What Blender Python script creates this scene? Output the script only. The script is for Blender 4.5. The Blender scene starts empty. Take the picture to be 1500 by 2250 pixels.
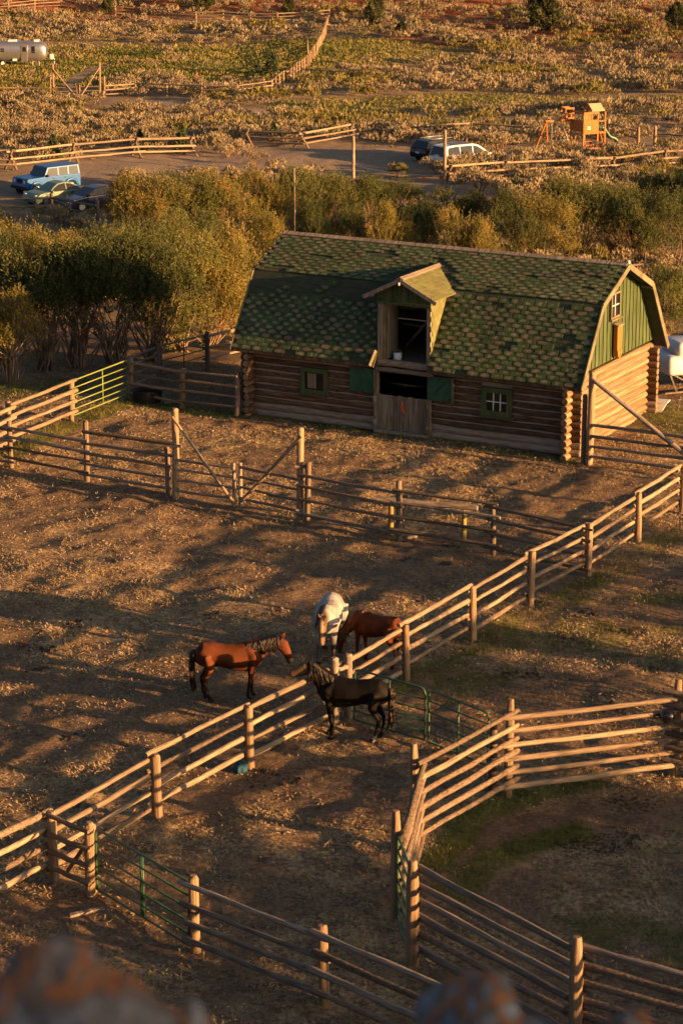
import bpy, bmesh, math, random
import numpy as np
from mathutils import Vector, Matrix, Quaternion
R = math.radians
rng = np.random.default_rng(7)
random.seed(7)
scene = bpy.context.scene
COL = scene.collection

# ------------------------------------------------------------------ camera, sky, sun, exposure
CAM_H = 21.4
PITCH = math.atan(1625/5671)
FPX = 5671.0
cam_data = bpy.data.cameras.new('camera')
cam = bpy.data.objects.new('camera', cam_data)
COL.objects.link(cam)
cam.location = (0, 0, CAM_H)
cam.rotation_euler = (math.pi/2 - PITCH, 0, 0)
cam_data.sensor_fit = 'VERTICAL'
cam_data.sensor_height = 36.0
cam_data.lens = FPX/2250*36.0
cam_data.clip_start = 0.1
cam_data.clip_end = 3000
cam_data.dof.use_dof = True
cam_data.dof.focus_distance = 105.0
cam_data.dof.aperture_fstop = 3.5
scene.camera = cam

SUN_AZ = R(-28.0)      # direction towards the sun in the xy plane, from +x
SUN_EL = R(8.0)
SUN = Vector((math.cos(SUN_AZ)*math.cos(SUN_EL), math.sin(SUN_AZ)*math.cos(SUN_EL), math.sin(SUN_EL)))
world = bpy.data.worlds.new('World')
scene.world = world
world.use_nodes = True
wn = world.node_tree
sky = wn.nodes.new('ShaderNodeTexSky')
sky.sky_type = 'NISHITA'
sky.sun_disc = False
sky.air_density = 0.6
sky.dust_density = 2.0
sky.ozone_density = 0.4
sky.sun_elevation = SUN_EL
sky.sun_rotation = math.pi/2 - SUN_AZ     # measured clockwise from +y
wn.links.new(sky.outputs[0], wn.nodes['Background'].inputs[0])
wn.nodes['Background'].inputs[1].default_value = 0.05
sl = bpy.data.lights.new('sun', 'SUN')
sl.energy = 5.0
sl.angle = R(0.55)
sl.color = (1.0, 0.52, 0.20)
so = bpy.data.objects.new('sun', sl)
COL.objects.link(so)
so.rotation_euler = SUN.to_track_quat('Z', 'Y').to_euler()
so.location = (60, -40, 60)

scene.view_settings.view_transform = 'Standard'
scene.view_settings.look = 'None'
scene.view_settings.gamma = 1.0
scene.view_settings.exposure = 1.8
scene.view_settings.use_curve_mapping = False
scene.cycles.use_denoising = True
scene.cycles.max_bounces = 6
scene.cycles.diffuse_bounces = 3
scene.cycles.transparent_max_bounces = 6

# ------------------------------------------------------------------ noise + terrain
def _hash(ix, iy, seed):
    n = (ix.astype(np.int64)*374761393 + iy.astype(np.int64)*668265263 + seed*1442695041) & 0x7fffffff
    n = ((n ^ (n >> 13))*1274126177) & 0x7fffffff
    n = n ^ (n >> 16)
    return (n & 0xffff)/65535.0
def vnoise(x, y, seed=0):
    x = np.asarray(x, float); y = np.asarray(y, float)
    ix = np.floor(x); iy = np.floor(y)
    fx = x-ix; fy = y-iy
    fx = fx*fx*(3-2*fx); fy = fy*fy*(3-2*fy)
    a = _hash(ix, iy, seed); b = _hash(ix+1, iy, seed); c = _hash(ix, iy+1, seed); d = _hash(ix+1, iy+1, seed)
    return (a*(1-fx)+b*fx)*(1-fy) + (c*(1-fx)+d*fx)*fy
def fbm(x, y, seed=0, octv=4):
    s = 0.0; a = 0.5; t = 0.0
    for o in range(octv):
        s = s + a*vnoise(np.asarray(x)*2**o+17.3*o, np.asarray(y)*2**o-9.1*o, seed+o); t += a; a *= 0.5
    return s/t
def sstep(a, b, v):
    t = np.clip((np.asarray(v, float)-a)/(b-a), 0, 1)
    return t*t*(3-2*t)
_PY = [-400, 3, 5.2, 6.2, 7.5, 10, 14, 20, 28, 36, 40, 94, 112, 130, 150, 168, 192, 240, 286, 330, 352, 372, 400, 450, 600, 900]
_PZ = [18.4, 18.7, 18.8, 18.0, 15.6, 12, 7.5, 3.2, .6, .05, 0, 0, -1.6, -4.1, -5.5, -5.8, -6.3, -8.9, -10.6, -11, -9.6, -6.5, 0, 13, 50, 90]
_gy = np.arange(-400, 900, 0.5)
_gz = np.interp(_gy, _PY, _PZ)
_sm = _gz.copy()
_k = np.hanning(37); _k /= _k.sum()
_sm2 = np.convolve(np.pad(_gz, 18, mode='edge'), _k, mode='valid')
_w = sstep(30, 60, _gy)
_gz = _gz*(1-_w) + _sm2*_w
def base_h(x, y):
    x = np.asarray(x, float); y = np.asarray(y, float)
    ye = np.where(y < 40, np.minimum(40, y + 1.1*np.maximum(0, x-5) + .25*np.maximum(0, -x-8)), y)
    z = np.interp(ye, _gy, _gz)
    # gentle swells beyond the barn, and a low bank with scrub on the right, out of the corrals
    far = sstep(100, 140, y)
    z = z + far*(fbm(x/26, y/26, 3, 3)-.5)*1.6
    hill = sstep(330, 380, y)
    z = z + hill*(fbm(x/40, y/40, 5, 3)-.5)*5
    bank = sstep(17, 34, x)*(1-sstep(58, 78, y))*sstep(-40, 10, y)
    z = z + bank*np.maximum(0, .3 + .5*(fbm(x/9, y/9, 9, 3)-.5))*(1-sstep(28, 36, -y))
    return z
def height(x, y):
    x = np.asarray(x, float); y = np.asarray(y, float)
    z = base_h(x, y)
    near = sstep(30, 38, y)*(1-sstep(92, 102, y))
    rough = (fbm(x/2.3, y/2.3, 21, 3)-.5)*.10 + (fbm(x*1.4, y*1.4, 31, 3)-.5)*.15 + np.maximum(0, fbm(x*.7, y*.7, 35, 2)-.55)*.25
    z = z + near*rough + (1-near)*sstep(36, 95, y)*(fbm(x/2.5, y/2.5, 22, 3)-.5)*.25
    cl = 1-sstep(22, 32, y)
    z = z + cl*sstep(5.4, 7.5, y)*(1-sstep(6, 14, x))*(fbm(x/1.8, y/1.8, 41, 4)-.5)*2.2
    return z
_c, _s = math.cos(PITCH), math.sin(PITCH)
def gz(x, y): return float(height(np.array([x]), np.array([y]))[0])
def at(px, py):
    """the ground point that lies in the direction of photograph pixel (px, py)"""
    a = (px-750)/FPX; b = -(py-1125)/FPX
    d = np.array([a, _c+b*_s, -_s+b*_c])
    t = np.arange(30, 640, 0.25)
    z = CAM_H + t*d[2] - base_h(t*d[0], t*d[1])
    i = int(np.argmax(z < 0))
    t0, t1 = t[max(i-1, 0)], t[i]
    for _ in range(24):
        m = (t0+t1)/2
        if CAM_H + m*d[2] - float(base_h(m*d[0], m*d[1])) < 0: t1 = m
        else: t0 = m
    x, y = t1*d[0], t1*d[1]
    return Vector((x, y, gz(x, y)))
def flat(px, py, z=0.0):
    """point at height z in the direction of photograph pixel (px, py)"""
    a = (px-750)/FPX; b = -(py-1125)/FPX
    d = Vector((a, _c+b*_s, -_s+b*_c))
    t = (z-CAM_H)/d.z
    return Vector((d.x*t, d.y*t, z))
def in_view(x, y, z, margin=40):
    dz = z-CAM_H
    d = y*_c - dz*_s
    u = y*_s + dz*_c
    px = 750+FPX*x/d; py = 1125-FPX*u/d
    return -margin < px < 1500+margin and -margin < py < 2250+margin

# ------------------------------------------------------------------ object helpers
def tag(o, label, cat, group=None, kind=None):
    if label: o['label'] = label
    if cat: o['category'] = cat
    if group: o['group'] = group
    if kind: o['kind'] = kind
    return o
def empty(name, loc=(0, 0, 0), rz=0.0, label=None, cat=None, group=None):
    o = bpy.data.objects.new(name, None)
    COL.objects.link(o)
    o.location = loc
    o.rotation_euler = (0, 0, rz)
    o.empty_display_size = 0.2
    return tag(o, label, cat, group)
class MB:
    def __init__(self): self.v = []; self.f = []; self.m = []
    def add(self, verts, faces, mi=0):
        n = len(self.v)
        self.v += [tuple(p) for p in verts]
        self.f += [tuple(i+n for i in f) for f in faces]
        self.m += [mi]*len(faces)
        return self
    def box(self, c, s, rot=None, mi=0):
        hx, hy, hz = s[0]/2, s[1]/2, s[2]/2
        vs = [Vector((x, y, z)) for x in (-hx, hx) for y in (-hy, hy) for z in (-hz, hz)]
        if rot is not None: vs = [rot @ p for p in vs]
        c = Vector(c)
        return self.add([p+c for p in vs], [(0, 1, 3, 2), (4, 6, 7, 5), (0, 4, 5, 1), (2, 3, 7, 6), (0, 2, 6, 4), (1, 5, 7, 3)], mi)
    def bar(self, a, b, w, h, mi=0, up=(0, 0, 1)):
        a = Vector(a); b = Vector(b); x = (b-a).normalized()
        u = Vector(up)
        if abs(x.dot(u)) > .97: u = Vector((0, 1, 0))
        y = u.cross(x).normalized(); z = x.cross(y)
        vs = [p + y*sy*w/2 + z*sz*h/2 for p in (a, b) for sy in (-1, 1) for sz in (-1, 1)]
        return self.add(vs, [(0, 1, 3, 2), (4, 6, 7, 5), (0, 4, 5, 1), (2, 3, 7, 6), (0, 2, 6, 4), (1, 5, 7, 3)], mi)
    def tube(self, pts, radii, n=8, cap=True, mi=0, flatx=None):
        pts = [Vector(p) for p in pts]
        if not isinstance(radii, (list, tuple)): radii = [radii]*len(pts)
        rings = []
        prev = None
        for i, p in enumerate(pts):
            t = (pts[min(i+1, len(pts)-1)] - pts[max(i-1, 0)]).normalized()
            ref = prev if prev is not None else (Vector((0, 0, 1)) if abs(t.z) < .9 else Vector((0, 1, 0)))
            a = (ref - t*ref.dot(t)).normalized(); prev = a
            b = t.cross(a)
            r = radii[i]
            ra, rb = r if isinstance(r, (tuple, list)) else (r, r)
            rings.append([p + a*math.cos(2*math.pi*k/n)*ra + b*math.sin(2*math.pi*k/n)*rb for k in range(n)])
        vs = [q for r in rings for q in r]
        fs = [(i*n+k, i*n+(k+1) % n, (i+1)*n+(k+1) % n, (i+1)*n+k) for i in range(len(pts)-1) for k in range(n)]
        if cap:
            fs.append(tuple(range(n-1, -1, -1)))
            fs.append(tuple((len(pts)-1)*n+k for k in range(n)))
        return self.add(vs, fs, mi)
    def prism(self, poly, a, b):
        """poly: list of 3d points, extruded from +a to +b (vectors)"""
        a = Vector(a); b = Vector(b); n = len(poly)
        vs = [Vector(p)+a for p in poly] + [Vector(p)+b for p in poly]
        fs = [tuple(range(n-1, -1, -1)), tuple(range(n, 2*n))] + [(i, (i+1) % n, n+(i+1) % n, n+i) for i in range(n)]
        return self.add(vs, fs)
    def mesh(self, name, mats, smooth=False):
        me = bpy.data.meshes.new(name)
        me.from_pydata(self.v, [], self.f)
        mats = mats if isinstance(mats, (list, tuple)) else [mats]
        for m in mats: me.materials.append(m)
        if len(mats) > 1: me.polygons.foreach_set('material_index', self.m)
        bm = bmesh.new(); bm.from_mesh(me)
        bmesh.ops.recalc_face_normals(bm, faces=bm.faces)
        bm.to_mesh(me); bm.free()
        if smooth: me.polygons.foreach_set('use_smooth', [True]*len(me.polygons))
        return me
    def build(self, name, mats, parent=None, smooth=False, loc=None):
        return link(name, self.mesh(name, mats, smooth), parent, loc)
def link(name, me, parent=None, loc=None, rot=None, scale=None):
    o = bpy.data.objects.new(name, me)
    COL.objects.link(o)
    if parent: o.parent = parent
    if loc is not None: o.location = loc
    if rot is not None:
        if isinstance(rot, Quaternion):
            o.rotation_mode = 'QUATERNION'; o.rotation_quaternion = rot
        else: o.rotation_euler = rot
    if scale is not None: o.scale = scale
    return o
def np_mesh(name, verts, quads, mat, smooth=False):
    me = bpy.data.meshes.new(name)
    nv, nf = len(verts), len(quads)
    k = quads.shape[1]
    me.vertices.add(nv); me.vertices.foreach_set('co', np.asarray(verts, np.float32).ravel())
    me.loops.add(nf*k); me.loops.foreach_set('vertex_index', np.asarray(quads, np.int32).ravel())
    me.polygons.add(nf)
    me.polygons.foreach_set('loop_start', np.arange(0, nf*k, k, dtype=np.int32))
    if smooth: me.polygons.foreach_set('use_smooth', np.ones(nf, bool))
    for m in (mat if isinstance(mat, (list, tuple)) else [mat]): me.materials.append(m)
    me.update(calc_edges=True)
    return me
def bevel(o, w=.02, seg=2):
    m = o.modifiers.new('bevel', 'BEVEL'); m.width = w; m.segments = seg; m.limit_method = 'ANGLE'
    return o

# ------------------------------------------------------------------ materials
MATS = {}
def mat(name, cols, scale=4.0, rough=.85, bump=.3, bscale=None, stretch=(1, 1, 1), rnd=.25, metal=0.0, detail=4.0, trans=0.0, coord='Object', spec=.3, wave=None, distort=0.3):
    """procedural material: noise through a colour ramp, per-object brightness variation, bump"""
    m = bpy.data.materials.new(name); m.use_nodes = True
    nt = m.node_tree; N = nt.nodes; L = nt.links
    bs = N['Principled BSDF']
    tc = N.new('ShaderNodeTexCoord'); mp = N.new('ShaderNodeMapping')
    mp.inputs['Scale'].default_value = stretch
    oi = N.new('ShaderNodeObjectInfo')
    L.new(tc.outputs[coord], mp.inputs['Vector'])
    cb = N.new('ShaderNodeCombineXYZ'); mul = N.new('ShaderNodeMath'); mul.operation = 'MULTIPLY'; mul.inputs[1].default_value = 37.0
    L.new(oi.outputs['Random'], mul.inputs[0])
    for i in range(3): L.new(mul.outputs[0], cb.inputs[i])
    L.new(cb.outputs[0], mp.inputs['Location'])
    no = N.new('ShaderNodeTexNoise'); no.inputs['Scale'].default_value = scale; no.inputs['Detail'].default_value = detail
    no.inputs['Distortion'].default_value = distort
    L.new(mp.outputs[0], no.inputs['Vector'])
    rp = N.new('ShaderNodeValToRGB')
    e = rp.color_ramp.elements
    n = len(cols)
    pos = [.3 + .4*i/(n-1) for i in range(n)] if n > 1 else [.5]
    while len(e) > 1: e.remove(e[0])
    e[0].position = pos[0]; e[0].color = (*cols[0], 1)
    for i in range(1, n):
        q = e.new(pos[i]); q.color = (*cols[i], 1)
    L.new(no.outputs['Fac'], rp.inputs['Fac'])
    hs = N.new('ShaderNodeHueSaturation')
    mr = N.new('ShaderNodeMapRange'); mr.inputs['To Min'].default_value = 1-rnd; mr.inputs['To Max'].default_value = 1+rnd
    L.new(oi.outputs['Random'], mr.inputs['Value']); L.new(mr.outputs[0], hs.inputs['Value'])
    L.new(rp.outputs['Color'], hs.inputs['Color'])
    L.new(hs.outputs['Color'], bs.inputs['Base Color'])
    bs.inputs['Roughness'].default_value = rough
    bs.inputs['Metallic'].default_value = metal
    bs.inputs['Specular IOR Level'].default_value = spec
    if bump:
        b = N.new('ShaderNodeBump'); b.inputs['Strength'].default_value = bump; b.inputs['Distance'].default_value = .05
        src = no
        if bscale:
            src = N.new('ShaderNodeTexNoise'); src.inputs['Scale'].default_value = bscale; src.inputs['Detail'].default_value = 5
            L.new(mp.outputs[0], src.inputs['Vector'])
        L.new(src.outputs['Fac'], b.inputs['Height']); L.new(b.outputs[0], bs.inputs['Normal'])
    if trans:
        tr = N.new('ShaderNodeBsdfTranslucent'); mx = N.new('ShaderNodeMixShader'); mx.inputs[0].default_value = trans
        L.new(hs.outputs['Color'], tr.inputs['Color'])
        L.new(bs.outputs[0], mx.inputs[1]); L.new(tr.outputs[0], mx.inputs[2])
        L.new(mx.outputs[0], N['Material Output'].inputs['Surface'])
    MATS[name] = m
    return m
M_pole = mat('peeled_pole', [(.13, .085, .05), (.25, .18, .115), (.32, .24, .155)], 1.0, .8, .6, stretch=(9, 1.5, 1.5), rnd=.33, detail=6)
M_bark = mat('bark_pole', [(.075, .05, .033), (.19, .135, .09), (.26, .19, .125)], 1.5, .9, 1.0, stretch=(24, 1.8, 1.8), rnd=.3, detail=6)
M_grey = mat('weathered_pole', [(.11, .085, .065), (.20, .16, .125), (.29, .235, .18)], 1.0, .9, .6, stretch=(9, 1.4, 1.4), rnd=.25)
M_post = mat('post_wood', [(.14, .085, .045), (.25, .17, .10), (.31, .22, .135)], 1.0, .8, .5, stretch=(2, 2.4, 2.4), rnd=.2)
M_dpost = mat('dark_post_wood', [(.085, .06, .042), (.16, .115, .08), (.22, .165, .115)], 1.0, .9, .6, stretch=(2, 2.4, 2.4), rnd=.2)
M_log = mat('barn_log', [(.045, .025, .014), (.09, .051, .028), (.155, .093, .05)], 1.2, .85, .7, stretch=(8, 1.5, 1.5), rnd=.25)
M_glog = mat('sunlit_gable_log', [(.13, .07, .03), (.25, .155, .08), (.33, .235, .135)], 1.2, .8, .5, stretch=(5, 2.2, 2.2), rnd=.25)  # lighter copy of the barn logs, the gable's sunlight put into colour
M_sill = mat('grey_sill_log', [(.16, .12, .085), (.25, .195, .14), (.31, .25, .185)], 1.2, .9, .5, stretch=(10, 1.5, 1.5), rnd=.12)
M_chink = mat('chinking', [(.19, .165, .13), (.28, .245, .195)], 3, .95, .3, rnd=.05)
M_green = mat('green_board', [(.028, .048, .016), (.058, .085, .03), (.085, .105, .045)], 1.5, .8, .4, stretch=(9, 9, .9), rnd=.16)
M_dgreen = mat('green_paint', [(.012, .05, .028), (.022, .082, .046), (.03, .10, .055)], 2.5, .7, .3, rnd=.1)
M_trim = mat('trim_board', [(.085, .075, .04), (.15, .13, .075), (.20, .175, .105)], 2, .85, .3, rnd=.15)
M_gboard = mat('grey_board', [(.10, .085, .06), (.18, .15, .105), (.25, .21, .15)], 2.0, .9, .5, stretch=(6, 6, .7), rnd=.25)
M_felt = mat('roof_felt', [(.03, .045, .024), (.045, .055, .03), (.07, .06, .038)], 3.0, .95, .4, rnd=.05)
M_yshin = mat('olive_shingle', [(.10, .105, .035), (.135, .135, .05), (.165, .16, .065)], 3, .9, .2, rnd=.14)
M_black = mat('dark_interior', [(.012, .010, .008), (.03, .022, .015)], 3, .95, .1, rnd=0)
M_glass = mat('window_glass', [(.012, .013, .014), (.022, .022, .023)], 2, .1, 0, rnd=.1, spec=.35)
M_white = mat('white_paint', [(.58, .57, .55), (.66, .65, .63)], 3, .4, .03, rnd=.03)
M_ggate = mat('green_tube', [(.018, .075, .03), (.03, .10, .045)], 6, .45, .1, rnd=.06, spec=.5)
M_lgate = mat('lime_tube', [(.15, .20, .03), (.20, .25, .05)], 6, .45, .1, rnd=.06, spec=.5)
M_metal = mat('grey_metal', [(.22, .22, .22), (.34, .33, .32)], 6, .45, .05, rnd=.1, metal=.6)
M_rubber = mat('black_rubber', [(.012, .012, .012), (.025, .024, .022)], 6, .8, .1, rnd=.05)
M_rock = mat('lichen_rock', [(.07, .075, .085), (.21, .21, .22), (.15, .135, .125), (.11, .085, .075), (.36, .12, .03), (.16, .12, .10), (.27, .27, .28)], 11.0, .95, .8, bscale=18, rnd=.1, detail=6)
M_stone = mat('pale_stone', [(.24, .21, .17), (.36, .32, .27)], 5, .95, .5, rnd=.2)
M_orange = mat('orange_rope', [(.75, .09, .015), (.85, .14, .03)], 6, .7, .1, rnd=.05)
M_blue = mat('blue_plastic', [(.01, .05, .085), (.02, .09, .14)], 6, .6, .2, rnd=.05)
M_cedar = mat('orange_cedar', [(.28, .10, .02), (.37, .135, .028), (.42, .165, .04)], 2, .7, .2, stretch=(5, 5, .8), rnd=.1)
M_slide = mat('green_plastic', [(.035, .10, .06), (.05, .13, .075)], 3, .4, 0, rnd=.05, spec=.5)
# ------------------------------------------------------------------ the ground: one sheet, fine in the corrals, coarse to the horizon
def grid_axis(parts):
    out = []
    for a, b, s in parts: out += list(np.arange(a, b, s))
    return np.array(sorted(set(np.round(out, 4))))
def spread(c, far, s0, g=1.22):
    out = []; v = c; s = s0
    while v < far: out.append(v); s *= g; v += s
    return out
xs = np.array(sorted([-v for v in spread(52.6, 900, .9)] + list(np.arange(-52, -13, .75)) + list(np.arange(-13, 13, .125)) + list(np.arange(13, 52, .75)) + spread(52.6, 900, .9)))
ys = np.array(sorted(list(np.arange(-60, 2, 4.)) + list(np.arange(2, 38, .5)) + list(np.arange(38, 96, .125)) + list(np.arange(96, 130, .4)) + list(np.arange(130, 380, .8)) + spread(381, 1100, 1.2, 1.15)))
GX, GY = np.meshgrid(xs, ys)
GZ = height(GX, GY)
def blob(x, y, pts, r, soft=.5):
    """1 near any of the given ground points / segments, 0 beyond r"""
    bx0 = min(min(p[0][0], p[1][0]) for p in pts)-2.2*r; bx1 = max(max(p[0][0], p[1][0]) for p in pts)+2.2*r
    by0 = min(min(p[0][1], p[1][1]) for p in pts)-2.2*r; by1 = max(max(p[0][1], p[1][1]) for p in pts)+2.2*r
    sel = (x > bx0) & (x < bx1) & (y > by0) & (y < by1)
    full = np.zeros(x.shape)
    if not sel.any(): return full
    x = x[sel]; y = y[sel]
    d = np.full(x.shape, 1e9)
    for p in pts:
        if len(p) == 2:
            (ax, ay), (bx, by) = p
            vx, vy = bx-ax, by-ay
            t = np.clip(((x-ax)*vx+(y-ay)*vy)/(vx*vx+vy*vy+1e-9), 0, 1)
            d = np.minimum(d, np.hypot(x-ax-t*vx, y-ay-t*vy))
    wob = (fbm(x/(r*.9), y/(r*.9), 77, 4)-.5)*r*1.1
    full[sel] = 1-sstep(r*(1-soft), r*(1+soft), d+wob)
    return full
_segs = {}
def seg(*px):
    if px not in _segs:
        q = [at(*p) for p in px]
        _segs[px] = [((a.x, a.y), (b.x, b.y)) for a, b in zip(q[:-1], q[1:])]
    return _segs[px]
def zones(X, Y):
    corral = sstep(37, 39, Y)*(1-sstep(92, 99, Y))
    grass = np.zeros(X.shape); gravel = np.zeros(X.shape)
    # grass strip along the right side of the long fence, patches in the round pen and by the barn
    near = corral > 0
    grass = np.maximum(grass, .75*blob(X, Y, seg((900, 1500), (1200, 1340), (1430, 1205), (1560, 1130)), .55)*(.45+.55*sstep(.4, .6, fbm(X*1.2, Y*1.2, 57, 3))))
    grass = np.maximum(grass, .55*blob(X, Y, seg((1000, 1480), (1500, 1350)), 2.6)*sstep(.42, .6, fbm(X/1.3, Y/1.3, 55, 4)))
    grass = np.maximum(grass, .95*blob(X, Y, seg((960, 1900), (1030, 1800), (1120, 1760), (1300, 1720)), .42))
    grass = np.maximum(grass, .95*blob(X, Y, seg((1080, 1890), (1180, 1850), (1260, 1830)), .45))
    grass = np.maximum(grass, .7*blob(X, Y, seg((1000, 1960), (1100, 1890)), .5))
    grass = np.maximum(grass, .6*blob(X, Y, seg((1300, 2050), (1500, 2080)), 1.0)*sstep(.4, .6, fbm(X/.8, Y/.8, 58, 4)))
    grass = np.maximum(grass, .8*blob(X, Y, seg((20, 1000), (160, 930), (290, 885), (520, 915)), .5))
    grass = np.maximum(grass, .8*blob(X, Y, seg((30, 860), (110, 850)), 1.4))
    grass = np.maximum(grass, .6*blob(X, Y, seg((560, 915), (820, 950), (1240, 1010)), .4))
    grass = np.maximum(grass, .7*blob(X, Y, seg((1430, 900), (1500, 940)), 1.2))
    straw = corral*np.clip(.25 + 1.0*sstep(.42, .62, fbm(X/3.1, Y/3.1, 61, 4)), 0, 1)
    straw = np.maximum(straw, corral*blob(X, Y, seg((700, 965), (860, 985)), 1.3))
    # bare brown loam inside the round pen
    pen = blob(X, Y, seg((1150, 1820), (1400, 1790)), 1.2)
    straw = straw*(1-.9*pen)
    # far: meadow, gravel, tracks
    farm = 1-sstep(.2, .8, 1-sstep(96, 130, Y))
    g1 = blob(X, Y, seg((-60, 158), (110, 158)), 16, .3)
    g1 = np.maximum(g1, blob(X, Y, seg((240, 128), (420, 122), (640, 125), (720, 105)), 15, .35))
    g1 = np.maximum(g1, blob(X, Y, seg((280, 162), (560, 165)), 9, .35))
    g1 = np.maximum(g1, .8*blob(X, Y, seg((760, 112), (960, 120)), 8, .5))
    g1 = np.maximum(g1, .75*blob(X, Y, seg((760, 238), (1120, 222), (1500, 225)), 7, .5))
    grass = np.maximum(grass, g1*farm)
    gravel = np.maximum(gravel, blob(X, Y, seg((250, 372), (560, 352), (760, 352), (900, 345), (980, 350)), 6.5, .3))
    gravel = np.maximum(gravel, blob(X, Y, seg((40, 425), (160, 400), (300, 375)), 5, .3))
    gravel = np.maximum(gravel, blob(X, Y, seg((820, 405), (960, 425), (1180, 440)), 4, .4))
    gravel = np.maximum(gravel, blob(X, Y, seg((1180, 340), (1360, 322), (1470, 320)), 4.5, .3))
    gravel = np.maximum(gravel, .95*blob(X, Y, seg((-40, 203), (60, 203), (172, 222), (360, 226), (620, 256), (900, 258), (1300, 262)), 2.2, .4))
    gravel = np.maximum(gravel, .8*blob(X, Y, seg((172, 222), (150, 190), (190, 160), (230, 146), (60, 143)), 1.0, .4))
    gravel = np.maximum(gravel, .8*blob(X, Y, seg((800, 268), (1500, 262)), 1.8, .4))
    red = sstep(338, 352, Y + 14*(fbm(X/30, Y/30, 66, 3)-.5) + 30*sstep(0, 40, X))
    red = np.maximum(red, .8*blob(X, Y, seg((1000, 88), (1260, 84)), 9, .5))
    red = np.maximum(red, .55*blob(X, Y, seg((1160, 120), (1500, 120)), 7, .5))
    red = np.maximum(red, .35*sstep(45, 60, np.abs(X)))
    grass = np.clip(grass*(1-gravel), 0, 1)
    return grass, gravel, red*farm, straw
zg, zv, zr, zs = zones(GX, GY)
nx, ny = len(xs), len(ys)
verts = np.stack([GX.ravel(), GY.ravel(), GZ.ravel()], 1)
ii = (np.arange(ny-1)[:, None]*nx + np.arange(nx-1)[None, :]).ravel()
quads = np.stack([ii, ii+1, ii+nx+1, ii+nx], 1)
gm = bpy.data.materials.new('ground'); gm.use_nodes = True
def ground_material(m):
    nt = m.node_tree; N = nt.nodes; L = nt.links; bs = N['Principled BSDF']
    geo = N.new('ShaderNodeNewGeometry')
    att = N.new('ShaderNodeAttribute'); att.attribute_name = 'zone'
    sep = N.new('ShaderNodeSeparateColor'); L.new(att.outputs['Color'], sep.inputs[0])
    def noise(scale, detail=5, rough=.6, st=(1, 1, 1), rot=0.):
        mp = N.new('ShaderNodeMapping'); mp.inputs['Scale'].default_value = st; mp.inputs['Rotation'].default_value = (0, 0, rot)
        L.new(geo.outputs['Position'], mp.inputs[0])
        n = N.new('ShaderNodeTexNoise'); n.inputs['Scale'].default_value = scale; n.inputs['Detail'].default_value = detail; n.inputs['Roughness'].default_value = rough
        L.new(mp.outputs[0], n.inputs['Vector']); return n.outputs['Fac']
    def ramp(fac, stops):
        r = N.new('ShaderNodeValToRGB'); e = r.color_ramp.elements
        e[0].position = stops[0][0]; e[0].color = (*stops[0][1], 1); e[1].position = stops[-1][0]; e[1].color = (*stops[-1][1], 1)
        for p, c in stops[1:-1]:
            q = e.new(p); q.color = (*c, 1)
        L.new(fac, r.inputs[0]); return r.outputs[0]
    def mix(f, a, b):
        x = N.new('ShaderNodeMix'); x.data_type = 'RGBA'
        L.new(f, x.inputs['Factor']); L.new(a, x.inputs['A']); L.new(b, x.inputs['B']); return x.outputs['Result']
    def math_(op, a, b=None, c=None):
        x = N.new('ShaderNodeMath'); x.operation = op
        for i, v in enumerate((a, b, c)):
            if v is None: continue
            if isinstance(v, float): x.inputs[i].default_value = v
            else: L.new(v, x.inputs[i])
        return x.outputs[0]
    big = noise(.35, 4); mid = noise(2.2, 6); fine = noise(9, 6, .7); fib = noise(14, 4, .7, (1, .35, 1), .6); fib2 = noise(16, 4, .7, (.35, 1, 1), -.3)
    dirt = ramp(mid, [(.3, (.085, .055, .035)), (.5, (.17, .115, .072)), (.72, (.25, .175, .11))])
    dirt2 = ramp(fine, [(.35, (.055, .035, .022)), (.62, (.23, .155, .095))])
    dirt = mix(N_const(N, .5), dirt, dirt2)
    straw_col = ramp(fib, [(.34, (.20, .135, .07)), (.5, (.38, .275, .145)), (.7, (.50, .385, .22))])
    sm = math_('MULTIPLY', att.outputs['Alpha'], ramp1(N, L, math_('ADD', math_('ADD', math_('MULTIPLY', fine, .35), math_('MULTIPLY', fib2, .25)), math_('MULTIPLY', noise(1.5, 5, .7), .4)), .44, .57))
    col = mix(sm, dirt, straw_col)
    # sandy soil under the sagebrush far off, red soil on the hill
    sep_xyz = N.new('ShaderNodeSeparateXYZ'); L.new(geo.outputs['Position'], sep_xyz.inputs[0])
    far = N.new('ShaderNodeMapRange'); far.inputs['From Min'].default_value = 95; far.inputs['From Max'].default_value = 130
    L.new(sep_xyz.outputs['Y'], far.inputs['Value'])
    fmid = noise(.9, 6, .7)
    sand = ramp(fmid, [(.3, (.16, .125, .07)), (.5, (.28, .20, .12)), (.7, (.34, .25, .155))])
    col = mix(far.outputs[0], col, sand)
    redc = ramp(noise(.6, 6, .7), [(.3, (.20, .07, .032)), (.6, (.34, .115, .05)), (.75, (.38, .15, .075))])
    col = mix(sep.outputs[2], col, redc)
    gvc = ramp(noise(3.5, 6, .75), [(.3, (.20, .15, .105)), (.6, (.31, .24, .175)), (.75, (.36, .29, .22))])
    col = mix(sep.outputs[1], col, gvc)
    grc = ramp(math_('ADD', math_('MULTIPLY', noise(.55, 5, .7), .6), math_('MULTIPLY', noise(5, 5, .7), .4)), [(.32, (.05, .065, .018)), (.5, (.11, .115, .028)), (.62, (.19, .165, .042)), (.75, (.27, .21, .07))])
    gmask = math_('MULTIPLY', sep.outputs[0], ramp1(N, L, math_('ADD', sep.outputs[0], fine), .55, 1.0))
    col = mix(gmask, col, grc)
    L.new(col, bs.inputs['Base Color'])
    bs.inputs['Roughness'].default_value = 1.0; bs.inputs['Specular IOR Level'].default_value = .08
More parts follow.
